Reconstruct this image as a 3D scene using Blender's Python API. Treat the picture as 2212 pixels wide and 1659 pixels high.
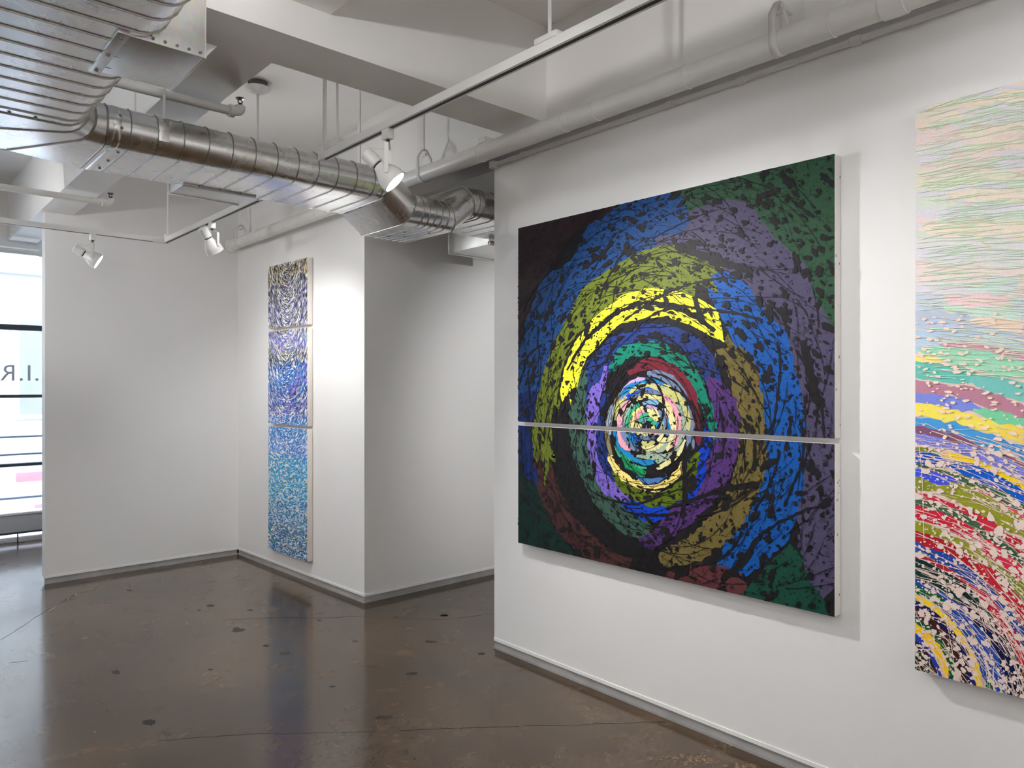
import bpy, bmesh, math, random
from mathutils import Vector, Matrix, noise
from mathutils.geometry import tessellate_polygon

for o in list(bpy.data.objects):
    bpy.data.objects.remove(o)
C = bpy.context.scene.collection
SC = bpy.context.scene
R = math.radians

# ------------------------------------------------------------------ camera, world, exposure
F, U0, V0, EYE, TH = 1582.0, 1106.0, 833.0, 1.52, R(42.05)
cam_d = bpy.data.cameras.new('camera')
cam = bpy.data.objects.new('camera', cam_d); C.objects.link(cam)
cam.location = (0, 0, EYE)
cam.rotation_euler = (R(90), 0, -TH)
cam_d.sensor_width = 36.0
cam_d.lens = 36.0 * F / 2212.0
cam_d.shift_y = 3.5 / 2212.0
cam_d.clip_start = 0.02
SC.camera = cam

W = bpy.data.worlds.new('world'); SC.world = W; W.use_nodes = True
bgn = W.node_tree.nodes['Background']
bgn.inputs[0].default_value = (0.86, 0.93, 1.0, 1)
bgn.inputs[1].default_value = 8.0
SC.view_settings.view_transform = 'Standard'
SC.view_settings.look = 'None'
SC.view_settings.gamma = 1.0
SC.view_settings.use_curve_mapping = False
SC.view_settings.exposure = 0.46
SC.cycles.max_bounces = 14
SC.cycles.diffuse_bounces = 8
SC.cycles.glossy_bounces = 6
SC.cycles.transparent_max_bounces = 12
SC.cycles.sample_clamp_indirect = 6.0
SC.cycles.caustics_reflective = False
SC.cycles.caustics_refractive = False
AMB = 8.2              # added unseen fill lamps on the rear track, relative to one picture lamp
SPOT_W = 9.0            # watts of one track lamp (Blender spot)

# ------------------------------------------------------------------ helpers
def ray(u, v):
    a = (u - U0) / F; b = (V0 - v) / F
    return (math.sin(TH) + a * math.cos(TH), math.cos(TH) - a * math.sin(TH), b)

def on_x(u, v, X):
    d = ray(u, v); t = X / d[0]
    return Vector((X, d[1] * t, EYE + d[2] * t))

def lin(c):
    out = []
    for x in c[:3]:
        x = x / 255.0
        out.append(x / 12.92 if x <= 0.04045 else ((x + 0.055) / 1.055) ** 2.4)
    return tuple(out)

def obj(name, verts, faces, mat=None, parent=None, smooth=False):
    me = bpy.data.meshes.new(name)
    me.from_pydata([tuple(v) for v in verts], [], faces)
    if mat: me.materials.append(mat)
    if smooth:
        me.polygons.foreach_set('use_smooth', [True] * len(me.polygons))
    me.update()
    o = bpy.data.objects.new(name, me); C.objects.link(o)
    if parent: o.parent = parent
    return o

def from_bm(name, bm, mat=None, parent=None, smooth=False, bevel=0.0, segs=2):
    if bevel:
        bmesh.ops.bevel(bm, geom=list(bm.edges), offset=bevel, segments=segs, affect='EDGES', profile=0.5)
    bmesh.ops.recalc_face_normals(bm, faces=list(bm.faces))
    me = bpy.data.meshes.new(name); bm.to_mesh(me); bm.free()
    if mat: me.materials.append(mat)
    if smooth:
        me.polygons.foreach_set('use_smooth', [True] * len(me.polygons))
        me.set_sharp_from_angle(angle=R(35))
    o = bpy.data.objects.new(name, me); C.objects.link(o)
    if parent: o.parent = parent
    return o

def bm_box(bm, x0, x1, y0, y1, z0, z1):
    vs = [bm.verts.new(p) for p in ((x0,y0,z0),(x1,y0,z0),(x1,y1,z0),(x0,y1,z0),(x0,y0,z1),(x1,y0,z1),(x1,y1,z1),(x0,y1,z1))]
    for f in ((0,3,2,1),(4,5,6,7),(0,1,5,4),(1,2,6,5),(2,3,7,6),(3,0,4,7)):
        bm.faces.new([vs[i] for i in f])

def box(name, x0, x1, y0, y1, z0, z1, mat, parent=None, bevel=0.0):
    bm = bmesh.new(); bm_box(bm, x0, x1, y0, y1, z0, z1)
    return from_bm(name, bm, mat, parent, bevel > 0, bevel)

def prism(name, pts, z0, z1, mat, parent=None, bevel=0.0):
    bm = bmesh.new()
    lo = [bm.verts.new((x, y, z0)) for x, y in pts]; hi = [bm.verts.new((x, y, z1)) for x, y in pts]
    n = len(pts)
    bm.faces.new(lo[::-1]); bm.faces.new(hi)
    for i in range(n):
        bm.faces.new([lo[i], lo[(i+1) % n], hi[(i+1) % n], hi[i]])
    return from_bm(name, bm, mat, parent, bevel > 0, bevel)

def bm_lathe(bm, p, axis, prof, n=20, caps=True):
    """prof: list of (distance along axis, radius)"""
    axis = Vector(axis).normalized(); p = Vector(p)
    ref = Vector((0,0,1)) if abs(axis.z) < 0.9 else Vector((1,0,0))
    s = axis.cross(ref).normalized(); t = axis.cross(s).normalized()
    rings = []
    for d, r in prof:
        rings.append([bm.verts.new(p + axis*d + (s*math.cos(2*math.pi*k/n) + t*math.sin(2*math.pi*k/n))*max(r, 1e-4)) for k in range(n)])
    for a, b in zip(rings, rings[1:]):
        for k in range(n):
            bm.faces.new([a[k], a[(k+1) % n], b[(k+1) % n], b[k]])
    if caps:
        bm.faces.new(rings[0][::-1]); bm.faces.new(rings[-1])

def lathe(name, p, axis, prof, mat, parent=None, n=20):
    bm = bmesh.new(); bm_lathe(bm, p, axis, prof, n)
    return from_bm(name, bm, mat, parent, True)

def cyl(name, p0, p1, r, mat, parent=None, n=12):
    p0 = Vector(p0); p1 = Vector(p1)
    return lathe(name, p0, p1 - p0, [(0, r), ((p1-p0).length, r)], mat, parent, n)

def tube_path(name, pts, r, mat, parent=None, n=10):
    bm = bmesh.new(); pts = [Vector(p) for p in pts]
    rings = []; ref = None
    for i, p in enumerate(pts):
        d = (pts[min(i+1, len(pts)-1)] - pts[max(i-1, 0)]).normalized()
        if ref is None:
            ref = d.cross(Vector((0.3, 0.2, 1))).normalized()
        s = (ref - d*ref.dot(d)).normalized(); ref = s; t = d.cross(s)
        rings.append([bm.verts.new(p + (s*math.cos(2*math.pi*k/n) + t*math.sin(2*math.pi*k/n))*r) for k in range(n)])
    for a, b in zip(rings, rings[1:]):
        for k in range(n):
            bm.faces.new([a[k], a[(k+1) % n], b[(k+1) % n], b[k]])
    bm.faces.new(rings[0][::-1]); bm.faces.new(rings[-1])
    return from_bm(name, bm, mat, parent, True)

def tag(o, label, cat, group=None, kind=None):
    o['label'] = label; o['category'] = cat
    if group: o['group'] = group
    if kind: o['kind'] = kind
    return o

def empty(name, loc=(0,0,0)):
    o = bpy.data.objects.new(name, None); o.empty_display_size = 0.1
    C.objects.link(o); o.location = loc
    return o

def place(root):
    """children were modelled in world space: keep them there under a moved root"""
    for ch in root.children:
        ch.matrix_parent_inverse = Matrix.Translation(-Vector(root.location))

# ------------------------------------------------------------------ materials
def nt(name):
    m = bpy.data.materials.new(name); m.use_nodes = True
    return m, m.node_tree.nodes, m.node_tree.links, m.node_tree.nodes['Principled BSDF']

def plain(name, col, rough=0.5, metal=0.0, bump=0.0, bscale=60.0, var=0.0, vscale=4.0, spec=0.5):
    m, N, L, P = nt(name)
    P.inputs['Base Color'].default_value = (*col, 1)
    P.inputs['Roughness'].default_value = rough
    P.inputs['Metallic'].default_value = metal
    P.inputs['Specular IOR Level'].default_value = spec
    tc = N.new('ShaderNodeTexCoord')
    if var:
        n = N.new('ShaderNodeTexNoise'); n.inputs['Scale'].default_value = vscale; n.inputs['Detail'].default_value = 5
        L.new(tc.outputs['Object'], n.inputs['Vector'])
        mp = N.new('ShaderNodeMapRange')
        mp.inputs['From Min'].default_value = 0.3; mp.inputs['From Max'].default_value = 0.7
        mp.inputs['To Min'].default_value = 1 - var; mp.inputs['To Max'].default_value = 1 + var
        L.new(n.outputs['Fac'], mp.inputs['Value'])
        mx = N.new('ShaderNodeVectorMath'); mx.operation = 'SCALE'
        mx.inputs[0].default_value = col
        L.new(mp.outputs['Result'], mx.inputs['Scale'])
        L.new(mx.outputs['Vector'], P.inputs['Base Color'])
    if bump:
        n2 = N.new('ShaderNodeTexNoise'); n2.inputs['Scale'].default_value = bscale; n2.inputs['Detail'].default_value = 4
        L.new(tc.outputs['Object'], n2.inputs['Vector'])
        b = N.new('ShaderNodeBump'); b.inputs['Strength'].default_value = bump; b.inputs['Distance'].default_value = 0.002
        L.new(n2.outputs['Fac'], b.inputs['Height']); L.new(b.outputs['Normal'], P.inputs['Normal'])
    return m

def emit(name, col, strength):
    m, N, L, P = nt(name)
    P.inputs['Base Color'].default_value = (0.9, 0.9, 0.9, 1)
    P.inputs['Emission Color'].default_value = (*col, 1)
    P.inputs['Emission Strength'].default_value = strength
    return m

M_WALL = plain('white wall paint', (0.80, 0.80, 0.80), 0.62, bump=0.12, bscale=220, var=0.012, vscale=1.5)
M_CEIL = plain('white ceiling paint', (0.86, 0.85, 0.835), 0.7, bump=0.2, bscale=60, var=0.02, vscale=1.2)
M_PIPE = plain('white painted steel pipe', (0.76, 0.75, 0.73), 0.38, bump=0.25, bscale=40, var=0.03, vscale=9)
M_TRACK = plain('white enamel', (0.78, 0.78, 0.77), 0.35, var=0.01)
M_SLOT = plain('dark track slot', (0.03, 0.028, 0.025), 0.6, var=0.05)
M_BASE = plain('grey base strip', (0.33, 0.325, 0.32), 0.45, var=0.15, vscale=6)
M_BEAD = plain('white drywall bead', (0.84, 0.84, 0.83), 0.5, var=0.02)
M_FRAME = plain('dark blue grey steel', (0.035, 0.045, 0.065), 0.35, var=0.06)
M_RAIL = plain('blue grey railing steel', (0.10, 0.14, 0.22), 0.4, var=0.06)
M_PANEL = plain('grey sill panel', (0.50, 0.50, 0.52), 0.6, var=0.06, vscale=5)
M_BLACK = plain('blackened brass', (0.02, 0.02, 0.022), 0.4, var=0.05)
M_CANVAS = plain('raw canvas edge', (0.80, 0.74, 0.69), 0.8, bump=0.3, bscale=500, var=0.02, vscale=12)
M_CANVAS_W = plain('white canvas edge', (0.84, 0.81, 0.79), 0.8, bump=0.3, bscale=500, var=0.02, vscale=12)
M_LENS = emit('lit lamp face', (1.0, 0.97, 0.92), 14.0)
M_CARW = plain('pale car paint', (0.66, 0.68, 0.73), 0.25, var=0.01)
M_CARG = plain('car window', (0.35, 0.38, 0.42), 0.1, var=0.02)
M_RED = plain('red tail lamp', (0.82, 0.30, 0.36), 0.2, var=0.02)
M_TYRE = plain('tyre rubber', (0.10, 0.10, 0.11), 0.7, var=0.05)
M_FACADE = plain('pale facade', (0.32, 0.325, 0.33), 0.8, bump=0.2, bscale=8, var=0.05, vscale=0.7)
M_FPANE = plain('facade window', (0.14, 0.15, 0.165), 0.15, var=0.05)
M_STREET = plain('pale asphalt', (0.62, 0.63, 0.66), 0.7, bump=0.2, bscale=60, var=0.08, vscale=2)

def metal_mat(name, base, rough, streak):
    m, N, L, P = nt(name)
    P.inputs['Metallic'].default_value = 1.0
    tc = N.new('ShaderNodeTexCoord')
    v = N.new('ShaderNodeTexVoronoi'); v.inputs['Scale'].default_value = 55
    L.new(tc.outputs['Object'], v.inputs['Vector'])
    n = N.new('ShaderNodeTexNoise'); n.inputs['Scale'].default_value = 6; n.inputs['Detail'].default_value = 8; n.inputs['Roughness'].default_value = 0.65
    L.new(tc.outputs['Object'], n.inputs['Vector'])
    mix = N.new('ShaderNodeMix'); mix.data_type = 'RGBA'
    mix.inputs[6].default_value = (*[b*0.86 for b in base], 1); mix.inputs[7].default_value = (*base, 1)
    L.new(n.outputs['Fac'], mix.inputs[0])
    mix2 = N.new('ShaderNodeMix'); mix2.data_type = 'RGBA'; mix2.inputs[0].default_value = 0.07
    L.new(mix.outputs[2], mix2.inputs[6]); L.new(v.outputs['Color'], mix2.inputs[7])
    L.new(mix2.outputs[2], P.inputs['Base Color'])
    mp = N.new('ShaderNodeMapRange'); mp.inputs['From Min'].default_value = 0.3; mp.inputs['From Max'].default_value = 0.75
    mp.inputs['To Min'].default_value = rough - 0.02; mp.inputs['To Max'].default_value = rough + 0.06
    L.new(n.outputs['Fac'], mp.inputs['Value']); L.new(mp.outputs['Result'], P.inputs['Roughness'])
    b = N.new('ShaderNodeBump'); b.inputs['Strength'].default_value = streak; b.inputs['Distance'].default_value = 0.004
    n3 = N.new('ShaderNodeTexNoise'); n3.inputs['Scale'].default_value = 5; n3.inputs['Detail'].default_value = 3
    L.new(tc.outputs['Object'], n3.inputs['Vector']); L.new(n3.outputs['Fac'], b.inputs['Height'])
    L.new(b.outputs['Normal'], P.inputs['Normal'])
    return m
M_DUCT = metal_mat('galvanised duct steel', (0.82, 0.815, 0.81), 0.25, 0.03)
M_SEAM = metal_mat('duct seam steel', (0.36, 0.34, 0.32), 0.4, 0.0)
M_BOX = metal_mat('galvanised sheet', (0.74, 0.74, 0.73), 0.38, 0.06)
M_SCREW = plain('screw steel', (0.25, 0.24, 0.23), 0.4, metal=0.8, var=0.05)

def glass_mat():
    m, N, L, P = nt('window glass')
    out = N['Material Output']
    tr = N.new('ShaderNodeBsdfTransparent'); tr.inputs[0].default_value = (0.95, 0.97, 0.98, 1)
    gl = N.new('ShaderNodeBsdfGlossy'); gl.inputs['Roughness'].default_value = 0.02
    fr = N.new('ShaderNodeFresnel'); fr.inputs['IOR'].default_value = 1.35
    mx = N.new('ShaderNodeMixShader')
    L.new(fr.outputs[0], mx.inputs[0]); L.new(tr.outputs[0], mx.inputs[1]); L.new(gl.outputs[0], mx.inputs[2])
    L.new(mx.outputs[0], out.inputs['Surface'])
    N.remove(P)
    return m
M_GLASS = glass_mat()

def floor_mat():
    m, N, L, P = nt('sealed brown concrete')
    tc = N.new('ShaderNodeTexCoord')
    def noise_n(scale, detail, rough=0.55, dist=0.0):
        n = N.new('ShaderNodeTexNoise'); n.inputs['Scale'].default_value = scale; n.inputs['Detail'].default_value = detail
        n.inputs['Roughness'].default_value = rough; n.inputs['Distortion'].default_value = dist
        L.new(tc.outputs['Object'], n.inputs['Vector']); return n
    def ramp(src, stops):
        r = N.new('ShaderNodeValToRGB'); e = r.color_ramp.elements
        while len(e) < len(stops): e.new(0.5)
        for el, (p, c) in zip(e, stops): el.position = p; el.color = (*c, 1)
        L.new(src, r.inputs['Fac']); return r
    big = noise_n(0.8, 7, 0.62, 0.7)
    r1 = ramp(big.outputs['Fac'], [(0.30, (0.040, 0.023, 0.010)), (0.44, (0.058, 0.034, 0.016)), (0.56, (0.080, 0.048, 0.024)), (0.72, (0.125, 0.077, 0.039))])
    mid = noise_n(5.5, 9, 0.7, 0.3)
    r2 = ramp(mid.outputs['Fac'], [(0.32, (0.74, 0.73, 0.72)), (0.5, (1.0, 1.0, 1.0)), (0.68, (1.22, 1.18, 1.12))])
    mul = N.new('ShaderNodeMix'); mul.data_type = 'RGBA'; mul.blend_type = 'MULTIPLY'; mul.inputs[0].default_value = 1.0
    L.new(r1.outputs[0], mul.inputs[6]); L.new(r2.outputs[0], mul.inputs[7])
    # small dark pits and scuffs
    v = N.new('ShaderNodeTexVoronoi'); v.inputs['Scale'].default_value = 7.0; v.inputs['Randomness'].default_value = 1.0
    mpn = N.new('ShaderNodeMapping'); mpn.inputs['Scale'].default_value = (1.0, 2.2, 1.0); mpn.inputs['Rotation'].default_value = (0, 0, 0.7)
    L.new(tc.outputs['Object'], mpn.inputs['Vector'])
    wob = N.new('ShaderNodeMix'); wob.data_type = 'RGBA'; wob.inputs[0].default_value = 0.06
    L.new(mpn.outputs[0], wob.inputs[6]); L.new(mid.outputs['Color'], wob.inputs[7])
    L.new(wob.outputs[2], v.inputs['Vector'])
    rp = ramp(v.outputs['Distance'], [(0.0, (0.42, 0.40, 0.38)), (0.085, (0.55, 0.53, 0.5)), (0.12, (1, 1, 1))])
    mul2 = N.new('ShaderNodeMix'); mul2.data_type = 'RGBA'; mul2.blend_type = 'MULTIPLY'; mul2.inputs[0].default_value = 0.25
    L.new(mul.outputs[2], mul2.inputs[6]); L.new(rp.outputs[0], mul2.inputs[7])
    # pale aggregate specks
    v2 = N.new('ShaderNodeTexVoronoi'); v2.inputs['Scale'].default_value = 22.0
    L.new(tc.outputs['Object'], v2.inputs['Vector'])
    rs = ramp(v2.outputs['Distance'], [(0.0, (1, 1, 1)), (0.055, (1, 1, 1)), (0.085, (0, 0, 0))])
    gate = noise_n(1.7, 3); rg = ramp(gate.outputs['Fac'], [(0.58, (0, 0, 0)), (0.66, (1, 1, 1))])
    gm = N.new('ShaderNodeMath'); gm.operation = 'MULTIPLY'
    L.new(rs.outputs[0], gm.inputs[0]); L.new(rg.outputs[0], gm.inputs[1])
    add = N.new('ShaderNodeMix'); add.data_type = 'RGBA'; add.inputs[7].default_value = (0.17, 0.11, 0.065, 1)
    L.new(gm.outputs[0], add.inputs[0]); L.new(mul2.outputs[2], add.inputs[6])
    L.new(add.outputs[2], P.inputs['Base Color'])
    rr = N.new('ShaderNodeMapRange'); rr.inputs['From Min'].default_value = 0.3; rr.inputs['From Max'].default_value = 0.7
    rr.inputs['To Min'].default_value = 0.2; rr.inputs['To Max'].default_value = 0.3
    L.new(mid.outputs['Fac'], rr.inputs['Value']); L.new(rr.outputs['Result'], P.inputs['Roughness'])
    P.inputs['IOR'].default_value = 1.5; P.inputs['Specular IOR Level'].default_value = 0.1
    P.inputs['Coat Weight'].default_value = 0.75; P.inputs['Coat Roughness'].default_value = 0.13; P.inputs['Coat IOR'].default_value = 1.48
    b = N.new('ShaderNodeBump'); b.inputs['Strength'].default_value = 0.05; b.inputs['Distance'].default_value = 0.01
    L.new(mid.outputs['Fac'], b.inputs['Height']); L.new(b.outputs['Normal'], P.inputs['Normal'])
    return m
def letter_mat():
    m, N, L, P = nt('frosted vinyl letters')
    P.inputs['Base Color'].default_value = (0.5, 0.51, 0.53, 1)
    t = N.new('ShaderNodeBsdfTranslucent'); t.inputs['Color'].default_value = (0.27, 0.275, 0.285, 1)
    mx = N.new('ShaderNodeMixShader'); mx.inputs[0].default_value = 0.8
    L.new(P.outputs[0], mx.inputs[1]); L.new(t.outputs[0], mx.inputs[2]); L.new(mx.outputs[0], N['Material Output'].inputs['Surface'])
    return m
M_LETTER = letter_mat()
M_FLOOR = floor_mat()
M_CRACK = plain('dark floor crack', (0.022, 0.015, 0.010), 0.5, var=0.1)
M_TAN = plain('pale filled joint', (0.17, 0.115, 0.07), 0.35, var=0.2, vscale=8)
def agg_mat():
    m, N, L, P = nt('exposed aggregate')
    tc = N.new('ShaderNodeTexCoord'); v = N.new('ShaderNodeTexVoronoi'); v.inputs['Scale'].default_value = 70
    L.new(tc.outputs['Object'], v.inputs['Vector'])
    r = N.new('ShaderNodeValToRGB'); e = r.color_ramp.elements; e.new(0.5)
    for el, (p, c) in zip(e, [(0.25, (0.30, 0.20, 0.12)), (0.42, (0.13, 0.08, 0.04)), (0.62, (0.06, 0.036, 0.018))]): el.position = p; el.color = (*c, 1)
    L.new(v.outputs['Distance'], r.inputs['Fac']); L.new(r.outputs[0], P.inputs['Base Color'])
    P.inputs['Roughness'].default_value = 0.4
    return m
M_AGG = agg_mat()

def paint_mat(name, rough=0.5, grain=0.2, gscale=260.0, vein=0.0):
    m, N, L, P = nt(name)
    at = N.new('ShaderNodeAttribute'); at.attribute_name = 'pigment'
    tc = N.new('ShaderNodeTexCoord')
    n = N.new('ShaderNodeTexNoise'); n.inputs['Scale'].default_value = gscale; n.inputs['Detail'].default_value = 4
    L.new(tc.outputs['Object'], n.inputs['Vector'])
    mp = N.new('ShaderNodeMapRange'); mp.inputs['From Min'].default_value = 0.3; mp.inputs['From Max'].default_value = 0.7
    mp.inputs['To Min'].default_value = 1 - grain; mp.inputs['To Max'].default_value = 1 + grain
    L.new(n.outputs['Fac'], mp.inputs['Value'])
    sc = N.new('ShaderNodeVectorMath'); sc.operation = 'SCALE'
    L.new(at.outputs['Color'], sc.inputs[0]); L.new(mp.outputs['Result'], sc.inputs['Scale'])
    last = sc.outputs['Vector']
    if vein:
        n4 = N.new('ShaderNodeTexNoise'); n4.inputs['Scale'].default_value = 34; n4.inputs['Detail'].default_value = 9
        n4.inputs['Roughness'].default_value = 0.72; n4.inputs['Distortion'].default_value = 0.6
        L.new(tc.outputs['Object'], n4.inputs['Vector'])
        m4 = N.new('ShaderNodeMapRange'); m4.inputs['From Min'].default_value = 0.36; m4.inputs['From Max'].default_value = 0.45
        m4.inputs['To Min'].default_value = 1 - vein; m4.inputs['To Max'].default_value = 1.0
        L.new(n4.outputs['Fac'], m4.inputs['Value'])
        s4 = N.new('ShaderNodeVectorMath'); s4.operation = 'SCALE'
        L.new(last, s4.inputs[0]); L.new(m4.outputs['Result'], s4.inputs['Scale']); last = s4.outputs['Vector']
    L.new(last, P.inputs['Base Color'])
    P.inputs['Roughness'].default_value = rough; P.inputs['Specular IOR Level'].default_value = 0.15
    b = N.new('ShaderNodeBump'); b.inputs['Strength'].default_value = 0.25; b.inputs['Distance'].default_value = 0.001
    L.new(n.outputs['Fac'], b.inputs['Height']); L.new(b.outputs['Normal'], P.inputs['Normal'])
    return m
M_PAINT = paint_mat('acrylic paint', vein=0.62)
M_PAINT_PALE = paint_mat('thin acrylic paint', grain=0.07)

# ------------------------------------------------------------------ setting
ZC, ZS = 3.33, 2.85                      # ceiling, beam soffit
XW = 2.765                               # right partition face
floor = tag(box('floor', -3.4, 6.1, -3.1, 8.62, -0.12, 0.0, M_FLOOR), 'glossy brown sealed concrete floor with cracks and scuffs', 'floor', kind='structure')
tag(box('ceiling', -3.4, 6.1, -3.1, 8.62, ZC, ZC + 0.12, M_CEIL), 'white painted concrete ceiling above the beams', 'ceiling', kind='structure')
tag(box('beam_cross', -3.3, 2.607, 2.63, 2.905, ZS, ZC, M_CEIL), 'white ceiling beam crossing above the metal duct', 'beam', kind='structure')
tag(box('beam_window', 1.065, 1.286, 2.905, 8.12, ZS, ZC, M_CEIL), 'white ceiling beam running towards the street window', 'beam', kind='structure')
tag(box('beam_near', 1.17, 1.406, -3.0, 2.63, 2.986, ZC, M_CEIL), 'shallow white ceiling beam on the near side of the cross beam', 'beam', kind='structure')
tag(box('beam_partition', 2.607, 2.95, -3.0, 4.49, ZS, ZC, M_CEIL), 'white ceiling beam above the long white pipe and partition', 'beam', kind='structure')
tag(box('beam_lintel', -3.3, 2.58, 8.12, 8.52, 2.80, ZC, M_CEIL), 'white lintel beam above the street window', 'beam', kind='structure')
tag(box('wall_right', XW, 2.90, -3.0, 3.218, 0.045, 2.80, M_WALL), 'white partition wall carrying the dark and the rainbow paintings', 'wall', kind='structure')
tag(box('wall_alcove', 1.10, 2.59, 6.555, 6.675, 0.045, ZC, M_WALL), 'white end wall of the alcove beside the street window', 'wall', kind='structure')
tag(prism('wall_column', [(2.661, 4.49), (6.0, 4.478), (6.0, 8.5), (2.586, 8.5), (2.586, 6.564)], 0.045, ZC, M_WALL), 'white projecting wall block carrying the tall blue triptych', 'wall', kind='structure')
tag(box('wall_left', -3.4, -3.28, -3.0, 8.5, 0.0, ZC, M_WALL), 'white side wall of the gallery', 'wall', kind='structure')
tag(box('wall_back', -3.3, 6.0, -3.1, -3.0, 0.0, ZC, M_WALL), 'white rear wall of the gallery', 'wall', kind='structure')
tag(box('wall_passage', 6.0, 6.1, -3.0, 4.478, 0.0, ZC, M_WALL), 'white end wall of the passage behind the partition', 'wall', kind='structure')

def baseboard(name, label, p0, p1, nrm):
    """recessed grey strip under a thin white bead along the foot of a wall; nrm points into the room"""
    root = empty(name, (p0[0], p0[1], 0)); tag(root, label, 'baseboard', kind='structure')
    p0 = Vector((*p0, 0)); p1 = Vector((*p1, 0)); n = Vector((*nrm, 0)).normalized()
    def slab(nm, d0, d1, z0, z1, mat):
        bm = bmesh.new(); vs = []
        for z in (z0, z1):
            for q in (p0 + n*d0, p1 + n*d0, p1 + n*d1, p0 + n*d1):
                vs.append(bm.verts.new((q.x, q.y, z)))
        for f in ((0,3,2,1),(4,5,6,7),(0,1,5,4),(1,2,6,5),(2,3,7,6),(3,0,4,7)):
            bm.faces.new([vs[i] for i in f])
        return from_bm(nm, bm, mat, root)
    slab('base_strip', -0.03, -0.004, 0.0, 0.0445, M_BASE)
    slab('floor_edging', -0.004, 0.006, 0.0, 0.012, M_BASE)
    slab('drywall_bead', 0.0, 0.004, 0.045, 0.062, M_BEAD)
    place(root); return root
baseboard('baseboard_right', 'grey base strip under the partition with the dark painting', (XW, -3.0), (XW, 3.218), (-1, 0))
baseboard('baseboard_alcove', 'grey base strip under the alcove end wall', (1.10, 6.555), (2.58, 6.555), (0, -1))
baseboard('baseboard_column', 'grey base strip below the tall blue triptych', (2.661, 4.49), (2.588, 6.55), (-1, -0.03))
baseboard('baseboard_passage', 'grey base strip along the passage side of the wall block', (2.661, 4.49), (6.0, 4.478), (0, -1))

# floor cracks and joints, thin strips on the slab
def on_floor(u, v, z=0.0006):
    d = ray(u, v); t = -EYE / d[2]
    return Vector((d[0]*t, d[1]*t, z))
def floor_line(name, pts, w, mat, seed):
    rnd = random.Random(seed); P = [on_floor(*p) for p in pts]; pts2 = []
    for a, b in zip(P, P[1:]):
        k = max(2, int((b-a).length / 0.05))
        for i in range(k): pts2.append(a.lerp(b, i/k))
    pts2.append(P[-1]); vs = []; fs = []
    for i, p in enumerate(pts2):
        d = (pts2[min(i+1, len(pts2)-1)] - pts2[max(0, i-1)]).normalized(); s = Vector((-d.y, d.x, 0))
        ww = w * rnd.uniform(0.25, 1.1) / 2; off = s * rnd.uniform(-1, 1) * w * 0.8
        vs += [p + off + s*ww, p + off - s*ww]
    for i in range(len(pts2)-1): fs.append((2*i, 2*i+1, 2*i+3, 2*i+2))
    return obj(name, vs, fs, mat, floor)
floor_line('crack', [(340,1600),(520,1586),(640,1584),(760,1581),(860,1578),(960,1574)], 0.006, M_CRACK, 1)
floor_line('crack', [(960,1574),(1100,1569),(1240,1566),(1340,1562),(1440,1559)], 0.007, M_CRACK, 2)
floor_line('crack', [(480,1340),(560,1335),(620,1333),(690,1335),(790,1331)], 0.007, M_CRACK, 3)
floor_line('crack', [(0,1382),(30,1365),(95,1322),(160,1285)], 0.006, M_CRACK, 4)
floor_line('crack', [(20,1432),(60,1428)], 0.004, M_CRACK, 5)
floor_line('crack', [(840,1336),(960,1338),(1064,1326)], 0.004, M_CRACK, 6)
floor_line('filled_joint', [(95,1322),(150,1292),(190,1274),(235,1250)], 0.035, M_TAN, 7)
def blotch(name, cu, cv, ru, rv, mat, seed, z=0.0005):
    rnd = random.Random(seed); n = 26; vs = [on_floor(cu, cv, z)]
    for k in range(n):
        a = 2*math.pi*k/n; q = rnd.uniform(0.55, 1.1)
        vs.append(on_floor(cu + ru*q*math.cos(a), cv + rv*q*math.sin(a), z))
    return obj(name, vs, [(0, 1+k, 1+(k+1) % n) for k in range(n)], mat, floor)
for i, (u, v, a, b) in enumerate([(515,1361,16,5),(616,1411,15,5),(575,1395,9,3),(322,1560,15,7),(250,1452,10,5),(455,1446,6,2),(690,1340,5,2),(767,1385,7,2),
                                  (830,1550,20,6),(960,1329,10,3),(430,1318,5,2),(455,1308,10,3),(540,1318,8,2),(280,1275,7,2),(360,1586,8,3),(718,1483,7,2),(930,1386,12,3),(960,1330,10,2),(1040,1412,10,3),(890,1455,14,4)]):
    blotch('scuff', u, v, a, b, M_CRACK, 30+i)
for i, (u, v, a, b) in enumerate([(1490,1640,70,14),(1600,1655,40,9),(1420,1638,30,6),(1560,1612,26,5)]):
    blotch('worn_patch', u, v, a, b, M_AGG, 60+i, 0.0003+0.00005*i)

# ------------------------------------------------------------------ street window
win = empty('window_1', (0, 8.55, 0)); tag(win, 'tall street window with dark horizontal bars and reversed lettering', 'window', kind='structure')
WX0, WX1 = -3.28, 2.58
def zwin(v): return 1.52 - (v - 833) * 0.004545
box('glazing_bar', WX0, WX1, 8.53, 8.59, zwin(714), zwin(702), M_FRAME, win, 0.004)
box('glazing_bar', WX0, WX1, 8.53, 8.59, zwin(859), zwin(852.5), M_FRAME, win, 0.003)
box('glazing_bar', WX0, WX1, 8.53, 8.59, zwin(1006.5), zwin(1000), M_FRAME, win, 0.003)
box('sill_bar', WX0, WX1, 8.52, 8.59, zwin(1151), zwin(1147), M_FRAME, win, 0.003)
box('sill_panel', WX0, WX1, 8.53, 8.58, zwin(1147), zwin(1110), M_PANEL, win, 0.004)
box('sill_cap', WX0, WX1, 8.51, 8.60, zwin(1110), zwin(1106), M_BEAD, win, 0.003)
box('threshold', WX0, WX1, 8.50, 8.60, 0.0, 0.04, M_PANEL, win, 0.003)
for x in (-3.2, -1.75, -0.3, 2.5):
    box('mullion', x-0.03, x+0.03, 8.525, 8.595, 0.04, 2.80, M_FRAME, win, 0.004)
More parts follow.
